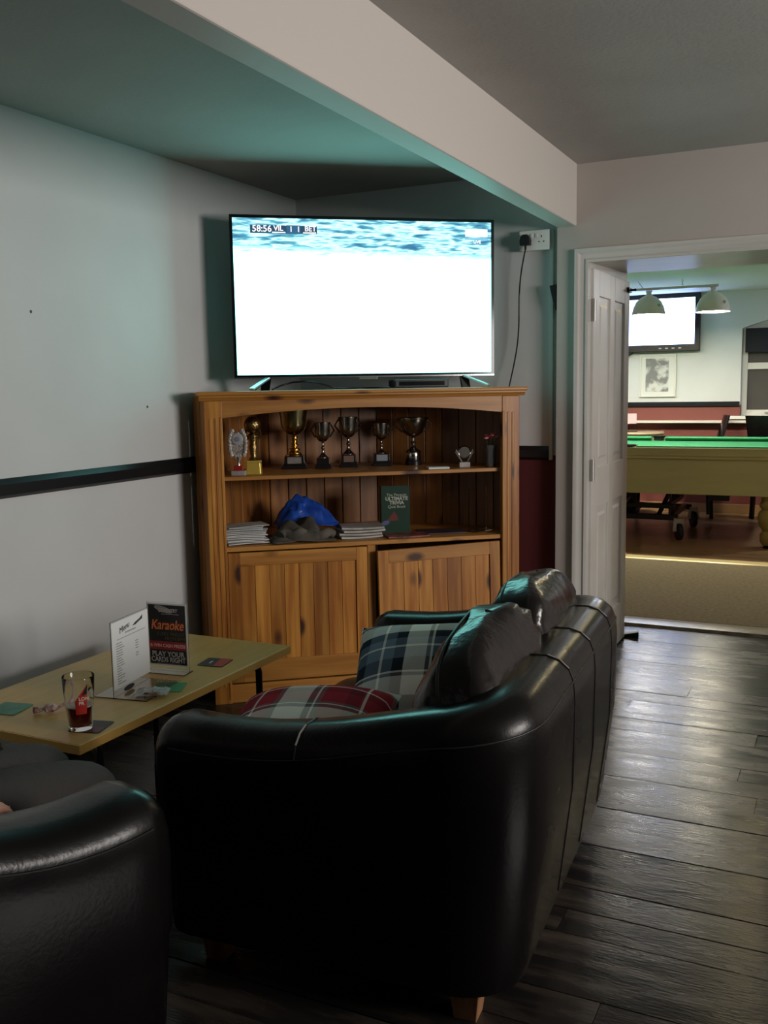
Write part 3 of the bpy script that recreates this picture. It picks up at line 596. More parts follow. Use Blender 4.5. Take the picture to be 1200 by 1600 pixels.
# silver laurel award with disc
t = thing('laurel_award', 'small silver laurel award with a grey disc on a marble base', 'trophy', cab_w(0.148, 0.10, S1), CA-0.25, 'trophies on the cabinet shelf')
MB().box(-0.032, 0.032, -0.018, 0.018, 0, 0.022).build('base', MARBLE, t, bevel=0.002)
MB().box(-0.020, 0.020, -0.012, 0.012, 0.022, 0.045).build('red_block', RED_ENAMEL, t, bevel=0.002)
out = [(0, 0.055), (0.018, 0.085), (0.038, 0.115), (0.043, 0.15), (0.038, 0.18), (0.022, 0.196), (0.012, 0.19), (0, 0.20), (-0.012, 0.19), (-0.022, 0.196), (-0.038, 0.18), (-0.043, 0.15), (-0.038, 0.115), (-0.018, 0.085)]
MB().prism(out[::-1], -0.006, 0.006, 'y').build('shield', mat('bright_cast_silver', (0.62, 0.60, 0.56), 0.35, metal=0.35, col2=(0.30, 0.28, 0.25), nscale=70, bump=0.5, bscale=150), t, bevel=0.003)
MB().tube([(0, 0, 0.04), (0, 0, 0.06), (0, 0, 0.085)], [0.009, 0.006, 0.01], 10).build('stem', SILVER, t, smooth=60)
for k in range(9):
    for s_ in (-1, 1):
        a = -0.9+k*0.27; x = s_*(0.041*math.cos(a*0.75)); z = 0.143+0.062*math.sin(a)
        MB().superq((x*0.9, -0.008, z), (0.019, 0.006, 0.022), 0.8, 0.8, 6, 8).build('laurel_leaf', MATS['bright_cast_silver'], t, smooth=60)
MB().lathe([(0.0, 0), (0.027, 0), (0.027, 0.004), (0.022, 0.006), (0.0, 0.006)], 24).xf(Matrix.Translation((0, -0.006, 0.165)) @ Matrix.Rotation(PI/2, 4, 'X')).build('disc', CENTRE_DISC, t, smooth=30)
MB().lathe([(0.0, 0), (0.012, 0), (0.012, 0.002), (0.0, 0.003)], 16).xf(Matrix.Translation((0, -0.012, 0.165)) @ Matrix.Rotation(PI/2, 4, 'X')).build('emblem', mat('emblem_blue_grey', (0.22, 0.25, 0.32), 0.4), t, smooth=30)
# ball trophy
t = thing('ball_trophy', 'gold figure holding up a football on a bright yellow base', 'trophy', cab_w(0.222, 0.16, S1), CA-0.2, 'trophies on the cabinet shelf')
MB().loft([[(x*k, y*k, z) for x, y in roundpoly(-0.036, 0.036, -0.03, 0.03, 0.005)] for k, z in ((1.0, 0), (0.97, 0.004), (0.9, 0.05), (0.96, 0.056), (0.9, 0.062))]).build('base', GOLD_PLASTIC, t)
fig = [(0.02, 0), (0.024, 0.008), (0.014, 0.02), (0.017, 0.04), (0.022, 0.065), (0.016, 0.08), (0.020, 0.10), (0.024, 0.118), (0.012, 0.13), (0.016, 0.15), (0.0, 0.155)]
MB().lathe(fig, 16, (0, 0, 0.06)).tube([(0.02, 0, 0.16), (0.036, 0, 0.18), (0.03, 0, 0.205)], 0.006, 6).tube([(-0.02, 0, 0.16), (-0.036, 0, 0.18), (-0.03, 0, 0.205)], 0.006, 6).build('figure', DARK_GOLD, t, smooth=50)
bl = MB().superq((0, 0, 0.226), (0.078, 0.078, 0.078), 1, 1, 16, 24).build('ball', DARK_GOLD, t, smooth=60)
for a in range(3):
    M_ = Matrix.Translation((0, 0, 0.226)) @ Matrix.Rotation(a*PI/3, 4, 'Z') @ Matrix.Rotation(PI/2.6, 4, 'X')
    MB().tube([tuple(M_ @ Vector((0.0393*math.cos(2*PI*k/24), 0.0393*math.sin(2*PI*k/24), 0))) for k in range(24)], 0.0012, 5, closed=True).build('ball_seam', BAKELITE, bl)
for k in range(3): MB().lathe([(0.075-0.012*k, 0), (0.078-0.012*k, 0.004), (0.075-0.012*k, 0.008)], 24, (0, 0, 0)).v
# ringed extra mouldings on the big gold cup stem
big = [o for o in bpy.data.objects if o.get('label', '').startswith('largest gold cup')][0]
for k, (r_, z_) in enumerate(((0.036, 0.072), (0.030, 0.092), (0.022, 0.112), (0.017, 0.132), (0.020, 0.15))):
    MB().lathe([(r_*0.6, -0.008), (r_, -0.004), (r_, 0.004), (r_*0.6, 0.008)], 20, (0, 0, z_)).build('stem_ring', GOLD, big, smooth=50)
# glass ball award
t = thing('glass_award', 'small dark round award between two pale wings at the right end of the shelf', 'trophy', cab_w(1.225, 0.13, S1), CA-0.1, 'trophies on the cabinet shelf')
MB().box(-0.026, 0.026, -0.016, 0.016, 0, 0.024).build('base', MARBLE, t, bevel=0.002)
MB().lathe([(0, 0), (0.030, 0), (0.032, 0.006), (0.026, 0.012), (0, 0.012)], 24).xf(Matrix.Translation((0, 0.006, 0.072)) @ Matrix.Rotation(PI/2, 4, 'X')).build('disc', OLD_SILVER, t, smooth=40)
for s_ in (-1, 1): MB().prism([(s_*0.008, 0.024), (s_*0.020, 0.028), (s_*0.046, 0.07), (s_*0.040, 0.088), (s_*0.030, 0.07), (s_*0.02, 0.045)], -0.006, 0.006, 'y').build('wing', SILVER, t, bevel=0.002)
# vase with flowers
t = thing('flower_vase', 'small glass vase of pink flowers at the shelf end', 'vase', cab_w(1.345, 0.085, S1), CA)
MB().lathe([(0.020, 0), (0.024, 0.004), (0.022, 0.04), (0.026, 0.09), (0.030, 0.105), (0.027, 0.105), (0.022, 0.085), (0.018, 0.04), (0.018, 0.008), (0, 0.008)], 20).build('vase', mat('smoked_glass', (0.30, 0.30, 0.30), 0.08, trans=0.6), t, smooth=50)
PINK = mat('pink_petal', (0.75, 0.20, 0.24), 0.7); STEM = mat('dark_green_stem', (0.03, 0.06, 0.02), 0.7)
for k in range(7):
    a = k*2.4; r_ = 0.010+0.0042*k; hx, hy, hz = r_*math.cos(a), r_*math.sin(a), 0.135+0.006*(k % 4)
    st = MB().tube([(0, 0, 0.02), (hx*0.4, hy*0.4, 0.09), (hx, hy, hz)], 0.0012, 5).build('stem', STEM, t)
    fm = MB()
    for p in range(6):
        b_ = p*PI/3; fm.superq((hx+0.007*math.cos(b_), hy+0.007*math.sin(b_), hz+0.004), (0.011, 0.011, 0.009), 0.9, 0.9, 6, 8)
    fm.build('blossom', PINK, st, smooth=60)
# paper slips on the upper shelf
tag(MB().grid(lambda a, b_: (0.10*(a-0.5), 0.05*(b_-0.5), 0.0008+0.008*a*a), 8, 3).build('paper_slip', mat('brown_paper', (0.42, 0.30, 0.18), 0.6), loc=cab_w(0.70, 0.12, S1), rot=(0, 0, CA+0.1)), 'curled brown slip of paper lying before the copper-plated cup', 'paper')
tag(MB().box(-0.05, 0.05, -0.03, 0.03, 0, 0.008).build('white_card', PAPER, loc=cab_w(1.085, 0.10, S1), rot=(0, 0, CA-0.05)), 'white card lying flat on the upper shelf edge', 'card')
# lower shelf: loose stack of papers, one thing per sheaf
for k in range(11):
    w_, d_ = 0.19, 0.13
    sh = MB().grid(lambda a, b_: (w_*(a-0.5), d_*(b_-0.5), 0.003*math.sin(3*a)+0.004*(k > 7)*a*a), 6, 4)
    o = sh.build('paper_sheaf', PAPER if k != 10 else PAPER_GREY, loc=cab_w(0.165+random.uniform(-0.012, 0.012), 0.13+random.uniform(-0.01, 0.01), S2+0.0065+0.0105*k*0.72), rot=(0, 0, CA+random.uniform(-0.25, 0.25)))
    so_ = o.modifiers.new('thickness', 'SOLIDIFY'); so_.thickness = 0.0035
    pos = ('bottom sheaf', 'second sheaf from the bottom', 'third sheaf from the bottom', 'fourth sheaf from the bottom', 'fifth sheaf from the bottom', 'sixth sheaf from the bottom', 'fifth sheaf from the top', 'fourth sheaf from the top', 'third sheaf from the top', 'second sheaf from the top', 'topmost printed sheaf')[k]
    tag(o, f'{pos} of the white paper pile on the lower shelf', 'paper', 'papers piled on the lower shelf')
# rumpled dark cloth
def cloth_fn(a, b_):
    x = (a-0.5)*0.29; y_ = (b_-0.5)*0.24
    r_ = math.hypot(x/0.145, y_/0.12); env = max(0, 1-r_**2.2)
    z = 0.004+env*(0.075+0.035*noise.noise(Vector((a*5, b_*5, 2.0)))+0.02*math.sin(a*17+b_*6))
    return (x+0.02*noise.noise(Vector((a*4, b_*4, 7))), y_+0.02*noise.noise(Vector((a*4, b_*4, 9))), max(0.003, z))
o = MB().grid(cloth_fn, 36, 28).build('folded_coat', mat('dark_khaki_cloth', (0.055, 0.048, 0.038), 0.95, col2=(0.11, 0.095, 0.075), nscale=14), loc=cab_w(0.43, 0.16, S2+0.006), rot=(0, 0, CA), smooth=70)
o.modifiers.new('thickness', 'SOLIDIFY').thickness = 0.006
tag(o, 'rumpled dark khaki cloth heaped on the lower shelf under a blue bag', 'cloth')
def roll(u0, u1, v, r, z):
    pts = [(u0+(u1-u0)*i/8, v+0.012*math.sin(i), z+0.008*math.sin(i*1.3)) for i in range(9)]
    return pts
for k, (u0, u1, v, r_) in enumerate(((-0.10, 0.02, -0.075, 0.028), (0.03, 0.15, -0.06, 0.024))):
    MB().tube(roll(u0, u1, v, r_, r_), [r_*(0.75+0.25*math.sin(PI*i/8)) for i in range(9)], 12).build('fold', mat('grey_khaki_cloth', (0.13, 0.115, 0.095), 0.95, col2=(0.05, 0.045, 0.04), nscale=10), o, smooth=60)
def bag_fn(a, b_):
    x = (a-0.5)*0.30; y_ = (b_-0.5)*0.18
    r_ = math.hypot((x+0.03)/(0.12 if x < -0.03 else 0.18), y_/0.09)
    env = max(0, 1-r_)**0.75
    z = 0.125*env+0.012*noise.noise(Vector((a*9, b_*9, 4)))*min(1, env*4)+0.006*math.sin(a*40+b_*22)*min(1, env*3)
    return (x+0.015*noise.noise(Vector((a*5, b_*5, 1))), y_+0.015*noise.noise(Vector((a*5, b_*5, 6))), 0.045+z-0.05*max(0, r_-0.75))
o = MB().grid(bag_fn, 44, 30).build('plastic_bag', mat('blue_plastic', (0.012, 0.05, 0.30), 0.25, col2=(0.02, 0.09, 0.45), nscale=9, bump=0.4, bscale=25), loc=cab_w(0.475, 0.31, S2+0.03), rot=(0, 0, CA), smooth=70)
o.modifiers.new('thickness', 'SOLIDIFY').thickness = 0.002
tag(o, 'crumpled blue plastic bag on the lower shelf', 'bag')
# magazines
def magazine(label, u, v, w_, d_, z, t_, rz, m, cover=True, curl=0.01):
    o = MB().grid(lambda a, b_: (w_*(a-0.5), d_*(b_-0.5), t_+curl*(abs(a-0.5)*2)**2*math.sin(2*b_+1)), 10, 6).build('magazine', m, loc=cab_w(u, v, z), rot=(0, 0, CA+rz))
    o.modifiers.new('thickness', 'SOLIDIFY').thickness = t_*0.9
    return tag(o, label, 'magazine', 'magazines on the lower shelf')
MAGC = mat('magazine_cover_print', (0.30, 0.27, 0.25), 0.5, col2=(0.50, 0.46, 0.43), nscale=18)
MAGR = mat('red_dark_magazine_print', (0.05, 0.02, 0.02), 0.35, col2=(0.32, 0.10, 0.09), nscale=22)
MAGD = mat('dark_magazine_print', (0.03, 0.02, 0.025), 0.4, col2=(0.06, 0.04, 0.05), nscale=12)
for k in range(4): magazine(('bottom newspaper', 'second newspaper from the bottom', 'newspaper just under the top one', 'top newspaper with a grey photograph')[k]+' of the stack left of the green book', 0.705+0.006*k, 0.17, 0.20, 0.17, S2+0.014*k, 0.009, 0.08*(-1)**k, PAPER_GREY if k < 3 else MAGC, curl=0.004)
magazine('glossy red and black magazine lying in front of the green book', 0.925, 0.10, 0.20, 0.13, S2+0.001, 0.007, 0.03, MAGR, curl=0.002)
magazine('thin dark magazine at the right of the lower shelf', 1.115, 0.17, 0.22, 0.15, S2+0.001, 0.006, -0.05, MAGD, curl=0.001)
# green book standing
t = thing('quiz_book', 'thick green quiz book standing upright on the lower shelf', 'book', cab_w(0.905, 0.235, S2), CA-0.06)
BG = mat('dark_green_cover', (0.0035, 0.030, 0.014), 0.4, col2=(0.006, 0.040, 0.019), nscale=4)
MB().box(-0.068, 0.072, -0.006, -0.002, 0, 0.225).box(-0.068, 0.072, 0.040, 0.044, 0, 0.225).build('cover', BG, t, bevel=0.001)
MB().box(-0.072, -0.066, -0.006, 0.044, 0, 0.225).build('spine', mat('book_spine_black', (0.008, 0.010, 0.009), 0.4), t, bevel=0.002)
MB().box(-0.066, 0.068, -0.002, 0.040, 0.004, 0.221).build('pages', PAPER_GREY, t)
CRM = mat('cream_print', (0.42, 0.44, 0.36), 0.5)
for body, z, s_, b_ in (('The Penguin', 0.178, 0.020, 0.0), ('ULTIMATE', 0.158, 0.024, 0.0009), ('TRIVIA', 0.138, 0.024, 0.0009), ('Quiz Book', 0.120, 0.020, 0.0)):
    text_part('cover_lettering', body, CRM, t, s_, (0.006, -0.0068, z), (PI/2, 0, 0), bold=b_, align='CENTER')
MB().prism([(-0.05, 0.055), (0.015, 0.06), (0.006, 0.085), (-0.006, 0.105), (-0.022, 0.085)], -0.0068, -0.006, 'y').build('cover_emblem', mat('book_red', (0.12, 0.02, 0.015), 0.5), t)
MB().prism([(-0.05+0.02*math.cos(a*PI/8)*1.0, 0.048+0.011*math.sin(a*PI/8)+0.004*math.cos(a*PI/8)) for a in range(16)], -0.0072, -0.0068, 'y').build('cover_sticker', mat('book_blue', (0.08, 0.10, 0.24), 0.5), t)
# clear acrylic holder on the lower shelf
t = thing('sign_holder', 'empty clear acrylic sign holder at the right of the lower shelf', 'sign holder', cab_w(1.30, 0.16, S2), CA+0.5)
MB().box(-0.06, 0.06, -0.002, 0.002, 0.004, 0.21).build('upright', ACRYLIC, t); MB().box(-0.06, 0.06, -0.04, 0.04, 0, 0.004).build('foot', ACRYLIC, t)

# ------------------------------------------------------------------ leather tub seating
def tub(name, label, cat, loc, rz, W, DP, arm_h, back_h, nseat, T=0.17, seams=(), rc=0.22, taper=0.0):
    t = thing(name, label, cat, loc, rz)
    # plan path of the wall centre line, from the front of the left arm round the back to the front of the right arm
    hw = W/2-T/2; pts = []
    yb = T/2
    fr = DP-T*0.45
    for i in range(8): pts.append((-hw, fr-(fr-yb-rc)*i/8))
    for i in range(9): a = PI+PI/2*i/8; pts.append((-hw+rc+rc*math.cos(a), yb+rc+rc*math.sin(a)))
    k = 10
    for i in range(1, k): pts.append((-hw+rc+(2*hw-2*rc)*i/k, yb))
    for i in range(9): a = 1.5*PI+PI/2*i/8; pts.append((hw-rc+rc*math.cos(a), yb+rc+rc*math.sin(a)))
    for i in range(1, 9): pts.append((hw, yb+rc+(fr-taper-yb-rc)*i/8))
    n = len(pts)
    def height(p):
        s_ = min(1, max(0, (fr-p[1])/(fr-yb))); return arm_h+(back_h-arm_h)*(s_**1.6)-0.015*math.sin(PI*min(1, s_*1.4))
    def section(i, sc_=1.0, push=0.0, hdrop=0.0):
        p = Vector((*pts[i], 0)); a = Vector((*pts[max(0, i-1)], 0)); b_ = Vector((*pts[min(n-1, i+1)], 0)); d = (b_-a).normalized()
        o_ = Vector((d.y, -d.x, 0))
        if i == 0: o_ = Vector((-1, 0, 0))
        if i == n-1: o_ = Vector((1, 0, 0))
        fwd = Vector((0, 1, 0)) if (i == 0 or i == n-1) else Vector((0, 0, 0))
        h = height(pts[i])-hdrop; H_ = T/2*sc_
        sec = [(-0.05, .085), (-0.035, .14), (-0.012, .33), (0.0, .5*(h-.1)+.1), (0.004, h-.11), (0.0, h-.06), (-0.012, h-.03), (-0.036, h-.009), (-0.065, h)]
        out_ = [(H_+o, z) for o, z in sec]
        inn = [(-H_+0.05, h-.001), (-H_+0.022, h-.012), (-H_+0.006, h-.035), (-H_, h-.07), (-H_, .30), (-H_, .085)]
        return [tuple(p+o_*o+fwd*push+Vector((0, 0, z))) for o, z in out_+inn], o_
    rings = []
    for sc_, push, hd in ((0.50, 0.058, 0.045), (0.80, 0.050, 0.022), (0.93, 0.030, 0.008)): rings.append(section(0, sc_, push, hd)[0])
    rings += [section(i)[0] for i in range(n)]
    for sc_, push, hd in ((0.93, 0.030, 0.008), (0.80, 0.050, 0.022), (0.50, 0.058, 0.045)): rings.append(section(n-1, sc_, push, hd)[0])
    MB().loft(rings).build('shell', LEATHER, t, smooth=60)
    # seams over the rim and down the outer face
    for i, worn in seams:
        ring, o_ = section(i)
        MB().tube([Vector(q)+Vector((0, 0, 0.0005)) for q in (ring[5:12] if worn == 2 else ring[1:12])], 0.0024, 5).build('seam', PIPING, t, smooth=60)
        if worn: MB().tube([Vector(q)+Vector((0, 0, 0.002)) for q in ring[6:9]], 0.0026, 5).build('worn_seam', PIPING_WORN, t, smooth=60)
    # piping along the outer rim edge
    MB().tube([section(i)[0][5] for i in range(n)], 0.0024, 6).build('rim_piping', PIPING, t, smooth=60)
    # base, seat and cushions
    MB().box(-hw+T/2-0.01, hw-T/2+0.01, T-0.02, DP-0.05, 0.085, 0.30).build('seat_base', LEATHER, t, bevel=0.02, seg=3)
    iw = (2*hw-T)/nseat
    for k_ in range(nseat):
        x0 = -hw+T/2+iw*k_
        MB().superq((x0+iw/2, (T+DP)/2+0.01, 0.365), (iw-0.004, DP-T-0.03, 0.15), 0.35, 0.22, 14, 40).build('seat_cushion', LEATHER, t, smooth=70)
    for sx, sy in ((-1, 0.165), (1, 0.165), (-1, DP-0.12), (1, DP-0.12)):
        cx = sx*(W/2-0.125); 
        MB().loft([[(cx+dx*k, sy+dy*k, z) for dx, dy in ((-.037,-.037),(.037,-.037),(.037,.037),(-.037,.037))] for k, z in ((0.72, 0.0), (1.0, 0.09))]).build('leg', LEG_WOOD, t, bevel=0.002)
    return t, hw, iw
SOFA_R = math.radians(93.6)
sofa, shw, siw = tub('two_seat_sofa', 'black leather two-seat sofa with check pillows, seen from its end', 'sofa', (-0.598, 2.445, 0), SOFA_R, 1.335, 0.94, 0.645, 0.755, 2, rc=0.11, taper=0.075,
    seams=((4, 2), (19, 1), (22, 1), (25, 1), (38, 2)))
def puff(w_, h_, t_, seed, wr=0.012):
    def fn(x, y_, z):
        edge = min(1, max(0, abs(x)/(w_/2)))
        k = wr*noise.noise(Vector((x*9+seed, y_*14, z*9)))+wr*0.9*edge**2*math.sin(z*55+seed+8*noise.noise(Vector((x*6, seed, z*6))))
        wedge = 0.45+1.75*(0.5-z/h_) if y_ > 0 else 0.85
        return (x, y_*wedge+k*(1 if y_ > 0 else -1), z+k*0.6)
    return MB().superq((0, 0, 0), (w_, t_, h_), 0.62, 0.32, 32, 64, fn)
for k_, xk in enumerate((-0.252, 0.252)):
    o = puff(0.525, 0.475, 0.25, 3.7*k_).xf(Matrix.Translation((xk, 0.185, 0.632-0.012*(1-k_))) @ Matrix.Rotation(math.radians(-9*(1-k_)+2*k_), 4, 'Y') @ Matrix.Rotation(math.radians(-14), 4, 'X')).build('back_cushion', CREASED, sofa, smooth=75)
    loop = []
    for i in range(40):
        a = 2*PI*i/40; sg = lambda v, e: math.copysign(abs(v)**e, v)
        loop.append((0.262*sg(math.cos(a), 0.62), 0.02, 0.237*sg(math.sin(a), 0.62)))
    MB().tube(loop, 0.004, 6, closed=True).xf(Matrix.Translation((xk, 0.185, 0.632-0.012*(1-k_))) @ Matrix.Rotation(math.radians(-9*(1-k_)+2*k_), 4, 'Y') @ Matrix.Rotation(math.radians(-14), 4, 'X')).build('cushion_piping', PIPING, o, smooth=60)
    for s_ in (-0.08, 0.08):
        MB().tube([(s_, -0.108*math.cos(b_*0.9), 0.235*math.sin(b_)) for b_ in [(-0.2+1.7*i/10) for i in range(11)]], 0.003, 5).xf(Matrix.Translation((xk, 0.185, 0.632-0.012*(1-k_))) @ Matrix.Rotation(math.radians(-9*(1-k_)+2*k_), 4, 'Y') @ Matrix.Rotation(math.radians(-14), 4, 'X')).build('cushion_seam', PIPING, o, smooth=60)
# pillows
def pillow(name, label, m, loc, rot, s=0.44, t_=0.15):
    def side(sgn):
        def fn(a, b_):
            u, v = a*2-1, b_*2-1
            pin = 1-0.07*(1-abs(u))*abs(v)**2; pin2 = 1-0.07*(1-abs(v))*abs(u)**2
            th = t_/2*(max(0, 1-abs(u)**2.4)**0.55)*(max(0, 1-abs(v)**2.4)**0.55)
            th += 0.006*noise.noise(Vector((u*3, v*3, sgn)))*max(0, 1-max(abs(u), abs(v)))
            return (s/2*u*pin2, s/2*v*pin, sgn*th)
        return fn
    m_ = MB().grid(side(1), 26, 26); k = MB().grid(side(-1), 26, 26); m_.add(k.v, [f[::-1] for f in k.f])
    o = m_.build(name, m, loc=loc, rot=rot, smooth=70)
    return tag(o, label, 'pillow')
W_ = (0.86, 0.83, 0.76); R_ = (0.30, 0.014, 0.026); G_ = (0.13, 0.12, 0.12); N_ = (0.012, 0.014, 0.022); BL = (0.13, 0.18, 0.24); DR = (0.14, 0.008, 0.015)
RED_T = tartan('red_white_check', [(0, W_), (0.24, G_), (0.30, W_), (0.32, G_), (0.36, R_), (0.58, DR), (0.70, R_), (0.72, W_), (0.745, R_), (0.92, G_), (0.97, W_)], 0.30, (0.2, 0.35))
BLUE_T = tartan('blue_white_check', [(0, W_), (0.20, G_), (0.25, W_), (0.275, N_), (0.48, BL), (0.66, W_), (0.69, BL), (0.82, N_), (0.95, W_)], 0.27, (0.15, 0.45))
pillow('red_check_pillow', 'red, grey and white check pillow lying against the near sofa arm', RED_T, (-1.300, 2.165, 0.490), (math.radians(7), math.radians(-3), math.radians(16)), 0.46, 0.19)
pillow('blue_check_pillow', 'blue, black and white check pillow leaning at the far sofa arm', BLUE_T, (-1.16, 2.66, 0.515), (math.radians(30), math.radians(-4), math.radians(14)), 0.48, 0.19)

arm, ahw, aiw = tub('tub_armchair', 'black leather armchair at the lower left with someone seated in it', 'armchair', (-1.715, 0.79, 0), math.radians(-12.5), 0.80, 0.78, 0.645, 0.78, 1, T=0.20,
    seams=((20, 0),), rc=0.15)

# ------------------------------------------------------------------ seated person (mostly out of frame)
def person():
    V = []; E_ = []; Rd = []
    LB = []
    def add(p, r, parent=None, lab=1):
        LB.append(lab); V.append(p); Rd.append(r if isinstance(r, tuple) else (r, r)); i = len(V)-1
        if parent is not None: E_.append((parent, i))
        return i
    pel = add((-0.10, 0.34, 0.53), (0.15, 0.12), None, 0)
    sp1 = add((-0.10, 0.29, 0.70), (0.15, 0.115), pel); sp2 = add((-0.10, 0.24, 0.90), (0.165, 0.12), sp1); nk0 = add((-0.10, 0.23, 1.04), (0.10, 0.09), sp2)
    nk = add((-0.10, 0.25, 1.11), 0.058, nk0, 2); h1 = add((-0.10, 0.27, 1.19), (0.075, 0.09), nk, 2); h2 = add((-0.10, 0.27, 1.28), (0.078, 0.095), h1, 2); h3 = add((-0.10, 0.26, 1.345), (0.05, 0.06), h2, 2)
    nose = add((-0.10, 0.385, 1.205), 0.014, h1, 2)
    for s_ in (-1, 1):
        hp = add((-0.10+s_*0.085, 0.40, 0.525), 0.095, pel, 0)
        kx = -0.08 if s_ > 0 else -0.27
        th = add((kx*0.5+(-0.10+s_*0.085)*0.5, 0.62, 0.535), 0.085, hp, 0); kn = add((kx, 0.885, 0.495), 0.068, th, 0)
        sh = add((kx, 0.90, 0.35), 0.058, kn, 0); an = add((kx, 0.88, 0.11), 0.042, sh, 0); ft = add((kx, 0.94, 0.05), 0.042, an, 3); toe = add((kx+s_*0.02, 1.05, 0.035), 0.034, ft, 3)
        sd = add((-0.10+s_*0.19, 0.235, 1.0), 0.062, nk0); el = add((-0.10+s_*0.255, 0.30, 0.74), 0.046, sd)
        wx = 0.09 if s_ > 0 else -0.34; hy = 0.435; hz = 0.60
        wr_ = add((wx, hy, hz+0.005), 0.030, el, 2); pm = add((wx-s_*0.01, hy+0.06, hz), (0.040, 0.024), wr_, 2)
        for f, (dx, ln) in enumerate(((-0.028, 0.072), (-0.010, 0.082), (0.010, 0.078), (0.027, 0.062))):
            k1 = add((wx-s_*0.01+dx, hy+0.098, hz), 0.0105, pm, 2); k2 = add((wx-s_*0.012+dx, hy+0.098+ln*0.40, hz-0.012), 0.0095, k1, 2); add((wx-s_*0.014+dx, hy+0.098+ln*0.60, hz-0.040), 0.008, k2, 2)
        t1 = add((wx-s_*0.045, hy+0.055, hz), 0.0115, pm, 2); add((wx-s_*0.062, hy+0.095, hz-0.01), 0.0095, t1, 2)
    me = bpy.data.meshes.new('body'); me.from_pydata(V, E_, []); o = bpy.data.objects.new('tmp_body', me); COL.objects.link(o)
    sk = o.modifiers.new('skin', 'SKIN'); sk.use_smooth_shade = True
    for i, d in enumerate(me.skin_vertices[0].data): d.radius = Rd[i]; d.use_root = (i == 0)
    ss = o.modifiers.new('sub', 'SUBSURF'); ss.levels = 2
    dg = bpy.context.evaluated_depsgraph_get(); bm_ = bpy.data.meshes.new_from_object(o.evaluated_get(dg)); bpy.data.objects.remove(o)
    bm_.materials.clear()
    for m_ in (mat('dark_grey_trousers', (0.030, 0.028, 0.026), 0.9, bump=0.3, bscale=40), mat('dark_jumper', (0.02, 0.022, 0.03), 0.95), mat('skin', (0.50, 0.24, 0.16), 0.55, bump=0.1, bscale=150), mat('black_shoe', (0.01, 0.01, 0.01), 0.4)): bm_.materials.append(m_)
    for p in bm_.polygons:
        c = p.center; p.use_smooth = True
        k = LB[min(range(len(V)), key=lambda i: (Vector(V[i])-c).length/(max(Rd[i])+0.03))]
        p.material_index = k
    b = bpy.data.objects.new('body', bm_); COL.objects.link(b); return b
pb = person()
pr_ = thing('person', 'person in dark grey trousers seated in the armchair, knee at the table', 'person', (-1.715, 0.79, 0), math.radians(-12.5))
pb.parent = pr_
MB().superq((-0.10, 0.235, 1.305), (0.172, 0.20, 0.16), 0.9, 0.9, 14, 20).build('hair', mat('short_brown_hair', (0.03, 0.02, 0.012), 0.8), pr_, smooth=70)
for s_ in (-1, 1): MB().superq((-0.10+s_*0.032, 0.352, 1.235), (0.024, 0.016, 0.014), 1, 1, 8, 10).build('eye', mat('eye_white', (0.6, 0.58, 0.55), 0.2), pr_, smooth=60)

# ------------------------------------------------------------------ coffee table and what is on it
TX0, TX1, TY0, TY1, TZ = -2.37, -1.79, 1.822, 2.888, 0.50
tb = thing('coffee_table', 'low yellow wood-effect table with black metal legs beside the sofa', 'table', ((TX0+TX1)/2, (TY0+TY1)/2, 0))
hwx, hwy = (TX1-TX0)/2, (TY1-TY0)/2
MB().box(-hwx+0.003, hwx-0.003, -hwy+0.003, hwy-0.003, TZ-0.024, TZ).build('tabletop', TABLE_TOP, tb, bevel=0.002)
ed = MB()
for (x0, x1, y0, y1) in ((-hwx, hwx, -hwy, -hwy+0.003), (-hwx, hwx, hwy-0.003, hwy), (-hwx, -hwx+0.003, -hwy+0.003, hwy-0.003), (hwx-0.003, hwx, -hwy+0.003, hwy-0.003)):
    MB().box(x0, x1, y0, y1, TZ-0.027, TZ-0.001).build('edge_strip', TABLE_EDGE, tb, bevel=0.001)
for sx in (-1, 1):
    for sy in (-1, 1):
        x, y = sx*(hwx-0.055), sy*(hwy-0.13)
        MB().tube([(x, y-sy*0.10, TZ-0.036), (x, y-sy*0.03, TZ-0.036), (x, y-sy*0.008, TZ-0.045), (x, y, TZ-0.07), (x, y, 0.25), (x, y, 0.008)], 0.0125, 10).build('leg', BLACK_METAL, tb, smooth=60)
        MB().lathe([(0.016, 0), (0.016, 0.012), (0.013, 0.016)], 12, (x, y, 0)).build('leg_cap', BLACK_PLASTIC, tb, smooth=40)
for sx in (-1, 1): MB().tube([(sx*(hwx-0.055), -hwy+0.2, TZ-0.036), (sx*(hwx-0.055), hwy-0.2, TZ-0.036)], 0.010, 8).build('under_rail', BLACK_METAL, tb, smooth=60)
for x, y in ((hwx-0.075, -hwy+0.06), (hwx-0.02, -hwy+0.075)): MB().lathe([(0.004, -0.03), (0.005, -0.012), (0.005, 0)], 8, (x, y, TZ-0.024)).build('fixing_screw', CHROME, tb, smooth=60)
# pint glass
pt = thing('pint_glass', 'pint glass a third full of dark ale with a red badge', 'glass', (-1.878, 1.922, TZ+0.0025))
prof = [(0.0, 0.0), (0.031, 0.0), (0.0325, 0.003), (0.036, 0.05), (0.041, 0.10), (0.0437, 0.148), (0.0425, 0.150), (0.0413, 0.148), (0.0386, 0.10), (0.0336, 0.05), (0.0302, 0.012), (0.0, 0.010)]
MB().lathe(prof, 40).build('glass', GLASS, pt, smooth=50)
MB().lathe([(0.0, 0.0105), (0.0299, 0.0125), (0.0333, 0.05), (0.0349, 0.064), (0.0, 0.064)], 40).build('ale', BEER, pt, smooth=50)
MB().lathe([(0.0, 0.0642), (0.0347, 0.0642), (0.035, 0.0665), (0.030, 0.0660), (0.0, 0.0655)], 40).build('foam', FOAM, pt, smooth=50)
BADGE = mat('red_badge', (0.42, 0.03, 0.02), 0.4)
